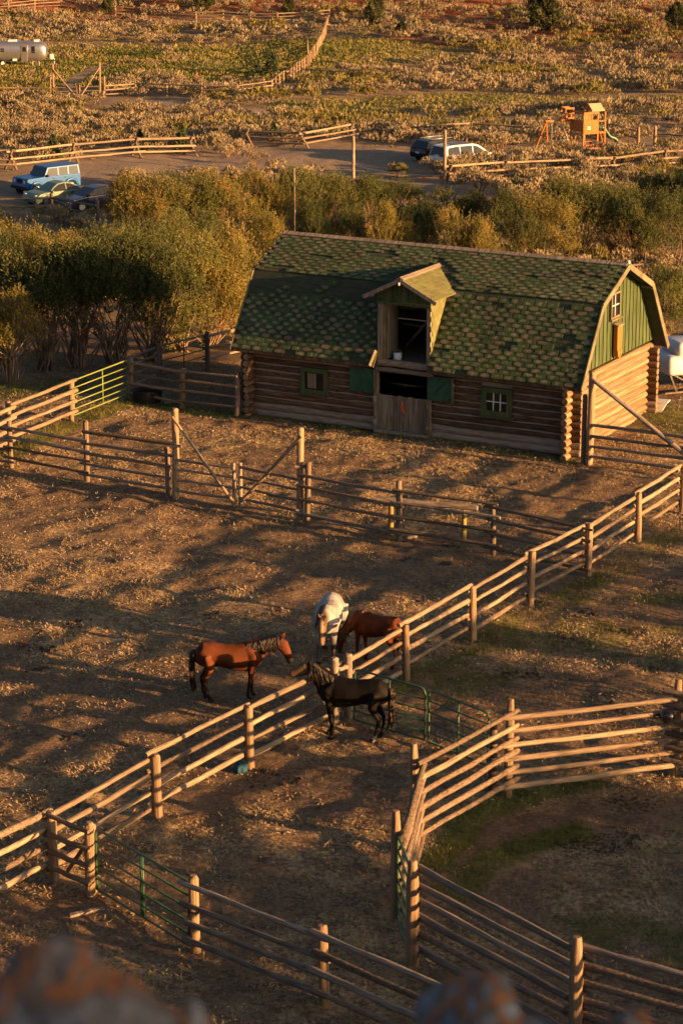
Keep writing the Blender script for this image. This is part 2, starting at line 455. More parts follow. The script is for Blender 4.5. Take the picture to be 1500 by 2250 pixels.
    hsum = math_('ADD', math_('MULTIPLY', mid, .5), math_('ADD', math_('MULTIPLY', fine, .35), math_('MULTIPLY', fib, .25)))
    b = N.new('ShaderNodeBump'); b.inputs['Strength'].default_value = 1.0; b.inputs['Distance'].default_value = .2
    L.new(hsum, b.inputs['Height']); L.new(b.outputs[0], bs.inputs['Normal'])
def N_const(N, v):
    x = N.new('ShaderNodeValue'); x.outputs[0].default_value = v; return x.outputs[0]
def ramp1(N, L, fac, a, b):
    x = N.new('ShaderNodeMapRange'); x.interpolation_type = 'SMOOTHSTEP'
    x.inputs['From Min'].default_value = a; x.inputs['From Max'].default_value = b
    L.new(fac, x.inputs['Value']); return x.outputs[0]
ground_material(gm)
me = np_mesh('ground', verts, quads, gm, smooth=True)
ca = me.color_attributes.new('zone', 'FLOAT_COLOR', 'POINT')
ca.data.foreach_set('color', np.stack([zg.ravel(), zv.ravel(), zr.ravel(), zs.ravel()], 1).astype(np.float32).ravel())
ground = link('ground', me)
tag(ground, None, None, kind='structure')

# ------------------------------------------------------------------ litter on the corral floor: straw flakes, dung clods, grass blades (nobody could count them)
def flakes(n, area, lmin, lmax, w, keep, tilt=.5, lift=.01, seed=1):
    r = np.random.default_rng(seed)
    y = np.sqrt(r.uniform(area[2]**2, area[3]**2, n*4)); x = r.uniform(-.15, .15, n*4)*y
    ok = r.random(n*4) < keep(x, y)
    x, y = x[ok][:n], y[ok][:n]; n = len(x)
    z = height(x, y)+lift
    a = r.uniform(0, math.pi*2, n); l = r.uniform(lmin, lmax, n)*.5; t = r.normal(0, tilt, n); ro = r.normal(0, .6, n)
    d = np.stack([np.cos(a)*np.cos(t), np.sin(a)*np.cos(t), np.sin(t)], 1)
    s = np.stack([-np.sin(a)*np.cos(ro), np.cos(a)*np.cos(ro), np.sin(ro)], 1)
    c = np.stack([x, y, z+np.abs(np.sin(t))*l], 1)
    ww = (w*r.uniform(.5, 1.3, n))[:, None]*.5
    L_ = l[:, None]
    v = np.stack([c-d*L_-s*ww*.6, c-d*L_*.2+s*ww, c+d*L_+s*ww*.3, c+d*L_*.3-s*ww], 1).reshape(-1, 3)
    q = np.arange(4*n).reshape(-1, 4)
    return v, q
M_straw = mat('straw', [(.20, .14, .075), (.34, .25, .14), (.48, .37, .22)], .8, .9, 0, coord='Object', rnd=0, trans=.2)
M_gblade = mat('grass_blade', [(.04, .065, .015), (.10, .115, .025), (.20, .16, .045)], .7, .9, 0, rnd=0, trans=.3)
M_dung = mat('dung', [(.035, .022, .013), (.075, .05, .03)], 6, 1, .6, rnd=0)
def kstraw(x, y):
    z_ = zones(x, y)
    return np.clip(z_[3]*.9, .03, 1)*(1-.8*z_[0])*np.clip(.12+1.3*sstep(.45, .62, fbm(x*1.3, y*1.3, 97, 4)), 0, 1)
def kgrass(x, y):
    g_ = zones(x, y)[0]
    return g_*(g_ > .25)
v, q = flakes(150000, (-14, 14, 39, 96), .03, .13, .024, kstraw, .45, .008, 3)
tag(link('straw_litter', np_mesh('straw_litter', v, q, M_straw)), 'loose golden straw and hay strewn over the corral floor', 'straw', kind='stuff')
def blades(n, seed, keep, area, hmin, hmax, w):
    r = np.random.default_rng(seed)
    x = r.uniform(area[0], area[1], n*6); y = r.uniform(area[2], area[3], n*6)
    ok = (np.abs(x) < .142*y+1.0) & (r.random(n*6) < keep(x, y))
    x, y = x[ok][:n], y[ok][:n]; n = len(x)
    z = height(x, y)-.01; a = r.uniform(0, math.tau, n); h = r.uniform(hmin, hmax, n)
    lx = r.normal(0, .4, n)*h; ly = r.normal(0, .4, n)*h
    c = np.stack([x, y, z], 1); s = np.stack([np.cos(a), np.sin(a), np.zeros(n)], 1)*w
    tip = c+np.stack([lx, ly, h], 1)
    v = np.stack([c-s, c+s, tip], 1).reshape(-1, 3)
    return v, np.arange(3*n).reshape(-1, 3)
v, q = blades(34000, 5, kgrass, (-14, 14, 39, 96), .05, .16, .014)
tag(link('corral_grass', np_mesh('corral_grass', v, q, M_gblade)), 'short green grass growing along the fences and in the round pen', 'grass', kind='stuff')
M_meadow = mat('meadow_blade', [(.085, .10, .024), (.15, .15, .035), (.24, .20, .06), (.30, .23, .09)], .12, .9, 0, rnd=0, trans=.35, detail=6)
def kmeadow(x, y):
    g_ = zones(x, y)[0]
    return g_*(g_ > .2)
def blades_far(n, seed):
    r = np.random.default_rng(seed)
    y = np.sqrt(r.uniform(150**2, 372**2, n*5)); x = r.uniform(-.15, .15, n*5)*y
    ok = r.random(n*5) < kmeadow(x, y)
    x, y = x[ok][:n], y[ok][:n]; n = len(x)
    z = height(x, y)-.02; a = r.uniform(0, math.tau, n); h = r.uniform(.10, .32, n)*(.5+.9*fbm(x/7, y/7, 91, 3))
    c = np.stack([x, y, z], 1); s = np.stack([np.cos(a), np.sin(a), np.zeros(n)], 1)*.12
    tip = c+np.stack([r.normal(0, .25, n)*h, r.normal(0, .25, n)*h, h], 1)
    return np.stack([c-s, c+s, tip], 1).reshape(-1, 3), np.arange(3*n).reshape(-1, 3)
v, q = blades_far(30000, 6)
tag(link('meadow_grass', np_mesh('meadow_grass', v, q, M_meadow)), 'tall green and yellow meadow grass between the far fences', 'grass', kind='stuff')
def lumps(n, seed, cen, rad, s0, s1):
    r = np.random.default_rng(seed); V = []; F = []
    for i in range(n):
        cx, cy = cen[r.integers(len(cen))]
        x = cx+r.normal(0, rad); y = cy+r.normal(0, rad); s = r.uniform(s0, s1); z = gz(x, y)
        k = len(V)
        for a in range(5):
            t = math.tau*a/5+r.random(); V.append((x+math.cos(t)*s, y+math.sin(t)*s, z-.01))
        V.append((x+r.normal(0, s*.2), y, z+s*r.uniform(.5, .9)))
        F += [(k+a, k+(a+1) % 5, k+5) for a in range(5)]
    return np.array(V), np.array(F)
dp = [(80, 1470), (95, 1430), (170, 1370), (240, 1120), (470, 1350), (150, 1620), (1110, 1480), (1170, 1485), (1240, 1400), (1290, 1350), (1380, 1390), (1350, 1560), (1440, 1470), (620, 1075), (590, 1700), (640, 1720), (560, 1720), (930, 1320), (990, 1200), (980, 1240), (900, 1230), (60, 1420)]
cen = [(at(*p).x, at(*p).y) for p in dp]
v, q = lumps(330, 8, cen, .16, .03, .10)
c2 = [(at(*p).x, at(*p).y) for p in [(1290, 1850), (1340, 1840), (1390, 1850), (1330, 1870), (1250, 1850), (1390, 1770), (1370, 1775)]]
v2, q2 = lumps(420, 9, c2, .26, .02, .055)
v = np.concatenate([v, v2]); q = np.concatenate([q, q2+len(v)-len(v2)])
tag(link('dung_clods', np_mesh('dung_clods', v, q, M_dung)), 'dark crumbled dung clods scattered on the corral ground', 'dung', kind='stuff')
# ------------------------------------------------------------------ poles, fences and gates
_pole_cache = {}
def pole_mesh(kind, var, m):
    key = (kind, var, m.name)
    if key in _pole_cache: return _pole_cache[key]
    r = random.Random(hash((kind, var)) & 0xffff if False else (len(kind)*131+var*17))
    mb = MB()
    if kind == 'rail':
        xs_ = [0, .02, .25, .5, .75, .98, 1]
        k0 = r.uniform(.86, 1.0); k1 = r.uniform(1.0, 1.12)
        if var % 2: k0, k1 = k1, k0
        pts = [(x, (r.uniform(-.32, .32) if 0 < i < 6 else 0), (r.uniform(-.28, .28) if 0 < i < 6 else 0)) for i, x in enumerate(xs_)]
        rad = [(k0+(k1-k0)*x)*(.82 if x in (0, 1) else r.uniform(.95, 1.05)) for x in xs_]
    elif kind == 'log':
        xs_ = [0, .01, .2, .4, .6, .8, .99, 1]
        pts = [(x, (r.uniform(-.1, .1) if 0 < i < 7 else 0), (r.uniform(-.08, .08) if 0 < i < 7 else 0)) for i, x in enumerate(xs_)]
        rad = [(.9 if x in (0, 1) else r.uniform(.95, 1.06)) for x in xs_]
    elif kind == 'post':
        xs_ = [0, .45, .965, .985, 1]
        pts = [(x, r.uniform(-.12, .12), r.uniform(-.12, .12)) for x in xs_]
        rad = [1.04, 1.0, .95, .88, .62]
    else:   # pencil-topped post
        xs_ = [0, .4, .82, .99, 1]
        pts = [(x, 0, 0) for x in xs_]
        rad = [1.05, 1.0, .96, .66, .55]
    n = 10 if kind == 'log' else 8
    ph = r.random()
    mb.v = [(x, y+rr_*math.cos(math.tau*(k+ph)/n), z+rr_*math.sin(math.tau*(k+ph)/n)) for (x, y, z), rr_ in zip(pts, rad) for k in range(n)]
    mb.f = [(i*n+k, i*n+(k+1) % n, (i+1)*n+(k+1) % n, (i+1)*n+k) for i in range(len(pts)-1) for k in range(n)]+[tuple(range(n-1, -1, -1)), tuple((len(pts)-1)*n+k for k in range(n))]
    mb.m = [0]*len(mb.f)
    me = mb.mesh(kind, m, smooth=False)
    sm = [len(p.vertices) == 4 for p in me.polygons]
    me.polygons.foreach_set('use_smooth', sm)
    _pole_cache[key] = me
    return me
def pole(name, parent, a, b, r, m, kind='rail', var=None):
    a = Vector(a); b = Vector(b)
    o0 = parent.location if parent else Vector((0, 0, 0))
    d = b-a
    q = d.to_track_quat('X', 'Z')
    if var is None: var = random.randrange(6)
    return link(name, pole_mesh(kind, var, m), parent, a-o0, q, (d.length, r, r))
def fence(name, label, bases, h=1.5, pr=.085, rails=(.29, .66, 1.03, 1.39), rr=.055, side=1, pm=None, rm=None, over=.14, stag=.055, tops=None, pk='post', cat='fence', skip_posts=(), heights=None, skip_bays=(), sink=.25, jit=.02):
    pm = pm or M_post; rm = rm or M_pole
    bases = [Vector(b) for b in bases]
    e = empty(name, bases[0], 0, label, cat)
    for i, b in enumerate(bases):
        if i in skip_posts: continue
        hh = (heights or {}).get(i, h)*random.uniform(.97, 1.03)
        lean = Vector((random.uniform(-.025, .025), random.uniform(-.025, .025), 0))*hh
        pole('post', e, b-Vector((0, 0, sink)), b+Vector((0, 0, hh))+lean, pr*random.uniform(.92, 1.1), pm, pk)
    for i in range(len(bases)-1):
        if i in skip_bays: continue
        a, b = bases[i], bases[i+1]
        d = (b-a); d.z = 0; d.normalize()
        n = Vector((-d.y, d.x, 0))*side*(pr+rr*.75)
        sg = stag*(1 if i % 2 else -1)
        for z in rails:
            r_ = rr*random.uniform(.86, 1.12)
            ov0 = over*random.uniform(.6, 1.3); ov1 = over*random.uniform(.6, 1.3)
            pole('rail', e, a+n-d*ov0+Vector((0, 0, z+sg+random.uniform(-jit, jit))), b+n+d*ov1+Vector((0, 0, z+sg+random.uniform(-jit, jit))), r_, rm if not isinstance(rm, (list, tuple)) else random.choice(rm))
    return e
def P(*px): return [at(*p) for p in px]
def tube_gate(name, label, a, b, h, m, nbar=6, mids=(.5,), r=.024, z0=.12, double=False, group=None):
    a = Vector(a); b = Vector(b)
    e = empty(name, a, 0, label, 'gate')
    d = b-a; L = Vector((d.x, d.y, 0)).length; dz = d.z; u = Vector((d.x, d.y, 0))/L
    def pt(t, z): return u*t + Vector((0, 0, dz*t/L+z))
    c = .12
    zt = z0+h
    arc = [pt(0, z0), pt(0, zt-c), pt(c*.3, zt-c*.3), pt(c, zt), pt(L-c, zt), pt(L-c*.3, zt-c*.3), pt(L, zt-c), pt(L, z0), pt(0, z0)]
    MB().tube(arc, r*1.1, 6, cap=False).build('frame', m, e, True)
    for k in range(1, nbar-1):
        z = z0+h*(k/(nbar-1))**1.08
        MB().tube([pt(0, z), pt(L, z)], r*.9, 6).build('bar', m, e, True)
    for t in mids:
        for off in ((-.035, .035) if double else (0,)):
            MB().tube([pt(L*t+off, z0), pt(L*t+off, zt)], r*.95, 6).build('upright', m, e, True)
    for z in (z0+.2, zt-.25): MB().box(pt(-.04, z), (.1, .05, .05)).build('hinge', M_metal, e)
    MB().tube([pt(L+.01, z0+h*.6), pt(L+.14, z0+h*.6)], .012, 5).build('latch', M_metal, e)
    return e

# long pole fence running from the lower left corner to the barn's right
diag_px = [(-190, 2118), (-45, 2030), (122, 1937), (347, 1806), (551, 1691), (752, 1580)]
diag2_px = [(764, 1574), (893, 1496), (1039, 1408), (1164, 1330), (1291, 1262), (1401, 1192), (1497, 1130), (1590, 1075)]
fence('pole_fence', 'long pale pole fence from the lower left edge up to the black horse', P(*diag_px), side=1, rm=[M_pole, M_pole, M_bark], jit=.03, rr=.062, pr=.1, skip_posts=(5,))
fence('pole_fence', 'long pale pole fence climbing from the horses to the right edge beside the barn', P(*diag2_px), side=1, rm=M_pole, jit=.015, rr=.058, pr=.092, over=.16, skip_posts=(0,))
# brace beside the green gate by the horses
bp = P((735, 1588), (765, 1576))
e = empty('gate_brace', bp[0], 0, 'twin weathered posts with a cross pole behind the black horse', 'gate post')
for b in bp: pole('post', e, b-Vector((0, 0, .2)), b+Vector((0, 0, 1.62)), .10, M_grey, 'post')
pole('rail', e, bp[0]+Vector((0, 0, 1.3)), bp[1]+Vector((0, 0, 1.3)), .055, M_grey)
# green tube gates between the horses and the round pen
ga, gb, gc = P((779, 1592), (937, 1640), (1071, 1695))
tube_gate('tube_gate', 'dark green tube gate behind the black horse\'s tail', ga, gb-(gb-ga).normalized()*.06, 1.25, M_ggate, 6, (.5,), double=False)
tube_gate('tube_gate', 'dark green tube gate hung on the brown post behind the round pen rails', gc, gb+(gc-gb).normalized()*.06, 1.25, M_ggate, 6, (.5,))
gp = at(1081, 1737)
pp = empty('gate_post', gp, 0, 'dark brown gate post behind the slanting round pen rails', 'gate post')
pole('post', pp, gp-Vector((0, 0, .2)), gp+Vector((0, 0, 1.5)), .10, M_dpost, 'post')
for z in (.35, .95): MB().box((.1, .02, z), (.12, .06, .05)).build('hinge', M_metal, pp)

# round pen
pen = P((870, 2024), (912, 1874), (1113, 1752), (1476, 1706), (1700, 1745))
rp_r = (.32, .67, 1.02, 1.37, 1.72, 2.07)
rp_r2 = (.32, .64, .96, 1.28, 1.60, 1.92)
fence('round_pen_fence', 'tall six-rail round pen fence with pencil-topped posts on its far side', pen, h=2.32, pr=.10, rails=rp_r2, rr=.062, side=-1, pm=M_post, rm=[M_pole, M_bark, M_bark, M_pole], over=.2, stag=.05, pk='pencil', jit=.03)
pen2 = P((905, 2118), (1262, 2322), (1600, 2425))
fence('round_pen_fence', 'tall round pen fence of bark poles at the lower right corner', pen2, h=2.15, pr=.115, rails=rp_r2, rr=.068, side=1, pm=M_post, rm=[M_bark, M_grey, M_bark], over=.25, stag=.05, pk='pencil', jit=.03)
g1, g2 = P((872, 2030), (900, 2110))
tube_gate('tube_gate', 'narrow green tube gate seen edge-on between two round pen posts', g1, g2, 1.75, M_ggate, 7, (), r=.026)
# ball on the round pen
bb = flat(1465, 1574, 1.55)
MBb = MB()
bm = bmesh.new(); bmesh.ops.create_uvsphere(bm, u_segments=24, v_segments=14, radius=.185)
me = bpy.data.meshes.new('exercise_ball'); bm.to_mesh(me); bm.free(); me.materials.append(mat('ball_rubber', [(.012, .010, .010), (.02, .017, .016)], 4, .28, .05, rnd=0, spec=.6)); me.polygons.foreach_set('use_smooth', [True]*len(me.polygons))
ball = empty('exercise_ball', bb, 0, 'shiny black horse ball wedged by the round pen post', 'ball')
link('shell', me, ball)
MB().tube([(-.17, 0, .02), (-.25, 0, .05), (-.3, 0, .0), (-.25, 0, -.05), (-.17, 0, -.02)], .018, 6).build('handle', M_rubber, ball, True)

# lower left: corner, gate and fence
cb = P((122, 1937), (201, 1968))
e = empty('corner_brace', cb[1], 0, 'short four-pole corner brace left of the lower green gate', 'fence')
pole('post', e, cb[1]-Vector((0, 0, .2)), cb[1]+Vector((0, 0, 1.55)), .10, M_post, 'post')
cb2 = at(209, 1962)
pole('post', e, cb2-Vector((0, 0, .2)), cb2+Vector((0, 0, 1.45)), .06, M_grey, 'post')
for z in (.30, .66, 1.02, 1.42): pole('rail', e, cb[0]+Vector((-.1, -.14, z+.05)), cb[1]+Vector((0, -.14, z-.02)), .055, M_dpost)
pole('brace', e, cb[0]+Vector((.25, .1, .15)), cb[1]+Vector((-.05, .12, 1.1)), .045, M_post)
ga, gb = P((214, 1966), (420, 2088))
tube_gate('tube_gate', 'dark green six-bar gate in the lower left fence', ga, gb, 1.3, M_ggate, 6, (.5,), double=True, z0=.1)
f3 = P((431, 2092), (713, 2212), (1040, 2355))
fence('pole_fence', 'weathered grey pole fence running off the bottom edge from the lower gate', f3, h=1.6, pr=.105, rails=(.32, .68, 1.04, 1.42), rr=.06, side=-1, pm=M_post, rm=[M_grey, M_grey, M_bark], over=.22, stag=.03, jit=.03)
cl = at(431, 2092)
e = MB().tube([(.13*math.cos(t), .13*math.sin(t), .88+.02*math.sin(t)) for t in np.linspace(0, math.tau, 11)], .018, 6).tube([(-.12, -.05, .9), (-.14, -.06, .7), (-.12, -.05, .42), (-.1, -.02, .3)], .014, 5).build('chain', M_rubber, None, True, cl)
tag(e, 'black chain looped round the post of the lower green gate', 'chain')

# middle fence with the double pole gate
mf = P((-130, 1000), (25, 1030), (193, 1060), (371, 1092))
fence('pole_fence', 'weathered pole fence left of the double pole gate', mf, h=1.55, pr=.085, rails=(.30, .64, .98, 1.32), rr=.05, side=-1, pm=M_dpost, rm=[M_bark, M_grey], over=.2, stag=.05, heights={2: 2.0}, jit=.025)
p0 = at(193, 1060); p1 = at(371, 1092)
e = empty('top_pole', p0, 0, 'extra dark bark pole laid along the top left of the double gate', 'pole')
pole('rail', e, p0+Vector((-.1, -.16, 1.66)), p1+Vector((.35, -.16, 1.62)), .06, M_bark)
mr_ = P((675, 1146), (877, 1186), (1083, 1216), (1288, 1266))
fence('pole_fence', 'weathered pole fence right of the double pole gate', mr_, h=1.85, pr=.085, rails=(.30, .72, 1.12, 1.50), rr=.048, side=-1, pm=M_dpost, rm=[M_bark, M_grey], over=.22, stag=.05, heights={2: 1.45, 3: 1.4}, skip_posts=(3,), jit=.025)
for (pa, pb, nm, lb, diag_top) in (((387, 1098), (515, 1115), 'pole_gate', 'left leaf of the double pole gate with its brace rising left', 0), ((659, 1143), (529, 1114), 'pole_gate', 'right leaf of the double pole gate with its brace rising right', 1)):
    A, B = P(pa, pb)
    e = empty(nm, A, 0, lb, 'gate')
    pole('post', e, A-Vector((0, 0, .3)), A+Vector((.02, 0, 2.85)), .11, M_post, 'post')
    pole('stile', e, B+Vector((0, 0, .05)), B+Vector((0, 0, 1.38)), .06, M_grey, 'post')
    for z in (.28, .62, .95, 1.25): pole('rail', e, A+Vector((0, -.06, z)), B+Vector((0, -.04, z)), .042, M_grey)
    pole('brace', e, A+Vector((-.06 if not diag_top else .06, -.14, 2.62)), B+Vector((-.02, -.1, .15)), .05, M_pole)
    for z in (.35, 1.2): MB().box((0, -.1, z), (.24, .05, .05)).build('hinge', M_metal, e)
    MB().tube([(-.16, -.1, 1.68), (.2, -.12, 1.7)], .05, 7).build('hinge_block', M_grey, e)
# hitching rail behind the middle fence
h0, h1 = P((858, 1172), (1018, 1186))
e = empty('hitching_rail', h0, 0, 'thick smooth log on two yellow posts behind the middle fence', 'hitching rail')
d = (h1-h0).normalized()
yp = mat('yellow_post', [(.30, .20, .05), (.40, .28, .08)], 3, .8, .2)
for b in (h0, h1): pole('post', e, b-Vector((0, 0, .2)), b+Vector((0, 0, .98)), .075, yp, 'post')
pole('rail', e, h0-d*.45+Vector((0, 0, 1.05)), h1+d*.4+Vector((0, 0, 1.0)), .10, M_grey)

# upper left pens
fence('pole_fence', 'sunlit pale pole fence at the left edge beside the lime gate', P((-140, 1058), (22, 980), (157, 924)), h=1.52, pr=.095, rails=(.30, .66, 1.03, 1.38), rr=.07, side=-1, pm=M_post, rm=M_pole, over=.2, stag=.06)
ga, gb = P((164, 922), (284, 879))
tube_gate('tube_gate', 'bright lime green six-bar gate in the sun', ga, gb, 1.22, M_lgate, 6, (.52,), r=.026, z0=.2)
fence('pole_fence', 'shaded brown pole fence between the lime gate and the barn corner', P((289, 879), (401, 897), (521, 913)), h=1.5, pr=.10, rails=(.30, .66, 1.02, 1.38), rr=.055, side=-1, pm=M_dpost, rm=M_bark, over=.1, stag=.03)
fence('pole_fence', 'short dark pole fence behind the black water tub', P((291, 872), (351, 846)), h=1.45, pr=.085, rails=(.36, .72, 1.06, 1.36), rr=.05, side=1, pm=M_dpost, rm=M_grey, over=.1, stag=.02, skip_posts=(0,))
ga, gb = P((356, 843), (453, 817))
tube_gate('tube_gate', 'dark green gate in the shade under the willows', ga, gb, 1.3, M_ggate, 6, (.5,), r=.026)
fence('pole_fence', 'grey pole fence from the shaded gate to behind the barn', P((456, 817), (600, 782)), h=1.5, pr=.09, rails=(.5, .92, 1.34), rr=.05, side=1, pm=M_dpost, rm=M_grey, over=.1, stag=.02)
tb = at(325, 885)
mb = MB(); n = 20
for ring in [(.36, 0), (.40, .02), (.46, .42), (.49, .44), (.46, .45), (.43, .40), (.37, .06), (.0, .06)]:
    mb.v += [(ring[0]*math.cos(math.tau*k/n)*1.15, ring[0]*math.sin(math.tau*k/n), ring[1]) for k in range(n)]
mb.f += [(r_*n+k, r_*n+(k+1) % n, (r_+1)*n+(k+1) % n, (r_+1)*n+k) for r_ in range(7) for k in range(n)]; mb.m = [0]*len(mb.f)
tub = empty('water_tub', tb, 0, 'round black rubber water tub behind the shaded pole fence', 'tub')
mb.build('shell', M_rubber, tub, True)
MB().add([(.42*1.15*math.cos(math.tau*k/n), .42*math.sin(math.tau*k/n), .34) for k in range(n)], [tuple(range(n))]).build('water', M_glass, tub)
def stone(name, label, loc, s, m=None, seed=0, cat='stone', sub=2):
    bm = bmesh.new(); bmesh.ops.create_icosphere(bm, subdivisions=sub, radius=1)
    r = random.Random(seed); ax = [Vector((r.uniform(-1, 1), r.uniform(-1, 1), r.uniform(-1, 1))).normalized() for _ in range(7)]
    for v in bm.verts:
        k = 1.0
        for a in ax:
            dd = v.co.dot(a)
            if dd > .62: v.co -= a*(dd-.62)*.85
        v.co += Vector((math.sin(v.co.y*7+seed), math.sin(v.co.z*6+seed), math.sin(v.co.x*8)))*.05
        v.co.x *= s[0]; v.co.y *= s[1]; v.co.z *= s[2]
    me = bpy.data.meshes.new(name); bm.to_mesh(me); bm.free(); me.materials.append(m or M_stone)
    o = link(name, me, None, loc)
    return tag(o, label, cat)
stone('stone', 'pale stone lying in the shade beside the black water tub', at(368, 887)+Vector((0, 0, .06)), (.16, .12, .11), seed=3)
stone('stone', 'pale rounded stone at the foot of the middle fence', at(903, 1183)+Vector((0, 0, .05)), (.19, .14, .12), seed=5)
w = at(192, 2010)
o = MB().add([(-.62, -.05, 0), (.6, -.03, 0), (.62, .05, 0), (-.55, .07, 0), (-.62, -.05, .05), (.6, -.03, .04), (.62, .05, .04), (-.55, .07, .05)], [(0, 3, 2, 1), (4, 5, 6, 7), (0, 1, 5, 4), (1, 2, 6, 5), (2, 3, 7, 6), (3, 0, 4, 7)]).build('plank', M_grey, None, False, w+Vector((0, 0, .0)))
o.rotation_euler = (0, 0, R(30)); o.scale = (.62, 1, 1)
tag(o, 'old grey plank lying on the ground near the lower gate', 'plank')
# blue feed bag at the fence foot
w = at(530, 1697)
mb = MB(); n = 12
for (r0, z, sq) in [(.12, 0, 1), (.15, .06, .9), (.14, .15, .85), (.09, .21, .7), (.12, .27, .5), (.05, .25, .4)]:
    mb.v += [(r0*math.cos(math.tau*k/n)*(1+.25*math.sin(k*2.3)), r0*math.sin(math.tau*k/n)*sq*(1+.2*math.cos(k*1.7)), z+.02*math.sin(k*3.1)) for k in range(n)]
mb.f += [(r_*n+k, r_*n+(k+1) % n, (r_+1)*n+(k+1) % n, (r_+1)*n+k) for r_ in range(5) for k in range(n)]; mb.m = [0]*len(mb.f)
tag(mb.build('feed_bag', M_blue, None, False, w), 'crumpled blue plastic bag at the foot of a fence post', 'bag')

# gate beside the barn's right corner
A = at(1293, 1019); B = at(1575, 1062)
e = empty('pole_gate', A, 0, 'pole gate with a long slanting brace in front of the sunlit gable', 'gate')
pole('post', e, A-Vector((0, 0, .3)), A+Vector((.05, 0, 3.1)), .12, M_post, 'post')
A2 = at(1281, 1016)
pole('post', e, A2-Vector((0, 0, .3)), A2+Vector((0, 0, 2.3)), .09, M_dpost, 'post')
d = (B-A)
for z in (.32, .66, 1.0, 1.36): pole('rail', e, A+Vector((.05, -.1, z)), B+Vector((0, -.1, z)), .055, M_grey)
pole('brace', e, A+Vector((.05, -.16, 2.85)), A+d*.76+Vector((0, -.16, .75)), .075, M_grey)
for z in (.4, 2.6): MB().tube([(.13*math.cos(t), .13*math.sin(t), z) for t in np.linspace(0, math.tau, 9)], .018, 5).build('hinge', M_metal, e)

# ---- far fences
def buck_fence(name, label, px, rails_top=True, hh=1.25, rm=None, skip=()):
    pts = P(*px); rm = rm or M_pole
    e = empty(name, pts[0], 0, label, 'fence')
    for i, b in enumerate(pts):
        j = min(i, len(pts)-2); d = pts[j+1]-pts[j]; d.z = 0; d.normalize(); n = Vector((-d.y, d.x, 0))
        for s in (-1, 1):
            pole('buck', e, b+n*s*.62-Vector((0, 0, .05)), b-n*s*.22+Vector((0, 0, hh+.15)), .095, M_dpost, 'post')
    for i in range(len(pts)-1):
        if i in skip: continue
        a, b = pts[i], pts[i+1]; d = b-a; d.z = 0; d.normalize(); n = Vector((-d.y, d.x, 0))
        if n.y > 0: n = -n
        pole('rail', e, a-d*.4+Vector((0, 0, hh+.02)), b+d*.4+Vector((0, 0, hh+.05)), .085, rm)
        pole('rail', e, a-d*.3+n*.30+Vector((0, 0, .78)), b+d*.3+n*.30+Vector((0, 0, .74)), .075, rm)
        pole('rail', e, a-d*.3+n*.48+Vector((0, 0, .42)), b+d*.5+n*.48+Vector((0, 0, .40)), .075, rm)
    return e
buck_fence('buck_rail_fence', 'crossed-buck pole fence above the blue off-roader', [(-110, 372), (25, 372), (162, 356), (300, 346), (418, 341), (541, 322)], skip=(4,))
buck_fence('buck_rail_fence', 'short crossed-buck fence left of the first tall pole', [(541, 320), (662, 324), (770, 306)], hh=1.1)
buck_fence('buck_rail_fence', 'crossed-buck pole fence right of the second tall pole', [(988, 402), (1109, 396), (1345, 386), (1459, 368), (1590, 362)], hh=1.2)
buck_fence('buck_rail_fence', 'crossed-buck fence behind the white minivan', [(916, 303), (1036, 300), (1150, 306), (1240, 315)], hh=1.05)
fence('post_rail_fence', 'brown post and rail fence in front of the parked sedan', P((-60, 470), (114, 464), (216, 482)), h=1.25, pr=.11, rails=(.42, .95), rr=.08, side=-1, pm=M_dpost, rm=M_dpost, over=.0, stag=0)
fence('post_rail_fence', 'pale-posted rail fence beside the playset', P((1335, 298), (1401, 318)), h=1.4, pr=.13, rails=(.4, .95), rr=.07, side=1, pm=M_post, rm=M_dpost, over=.0, stag=0)
fence('post_rail_fence', 'pale-posted rail fence at the right edge by the gravel', P((1437, 321), (1530, 326)), h=1.55, pr=.13, rails=(.4, .95), rr=.07, side=1, pm=M_post, rm=M_dpost, over=.0, stag=0)
fence('post_rail_fence', 'dark rail fence in the shade behind the barn\'s right end', P((1380, 612), (1486, 606), (1580, 600)), h=.95, pr=.10, rails=(.4, .75), rr=.06, side=-1, pm=M_dpost, rm=M_dpost, over=.0, stag=0)
tp1, tp2 = P((776, 392), (976, 416))
pp = empty('utility_pole', tp1, 0, 'plain tall pole standing at the edge of the gravel lot', 'pole')
pole('shaft', pp, tp1-Vector((0, 0, .3)), tp1+Vector((0, 0, 2.95)), .105, M_pole, 'post')
MB().box((0, 0, 2.98), (.16, .16, .04)).build('cap', M_metal, pp)
pp = empty('utility_pole', tp2, 0, 'taller pale pole in front of the white minivan', 'pole')
pole('shaft', pp, tp2-Vector((0, 0, .3)), tp2+Vector((0, 0, 4.0)), .125, M_pole, 'post')
MB().box((0, 0, 4.03), (.18, .18, .04)).build('cap', M_metal, pp)
rope = empty('flag_rope', tp1, 0, 'white rope with orange flags strung between the tall poles', 'rope')
d = tp2-tp1
pts = [d*t+Vector((0, 0, (1-t)*.9+t*.95-.9*t*(1-t))) for t in np.linspace(0, 1, 12)]
MB().tube(pts, .016, 5).build('line', M_white, rope, True)
for t in (.78, .96):
    p = d*t+Vector((0, -.01, (1-t)*.9+t*.95-.9*t*(1-t)))
    MB().add([p+Vector((-.09, 0, 0)), p+Vector((.09, 0, 0)), p+Vector((.13, -.02, -.28)), p+Vector((-.12, .02, -.26)), p+Vector((-.09, .015, 0)), p+Vector((.09, .015, 0)), p+Vector((.13, -.005, -.28)), p+Vector((-.12, .035, -.26))], [(0, 1, 2, 3), (7, 6, 5, 4), (0, 3, 7, 4), (1, 5, 6, 2), (0, 4, 5, 1), (3, 2, 6, 7)]).build('flag', M_orange, rope)
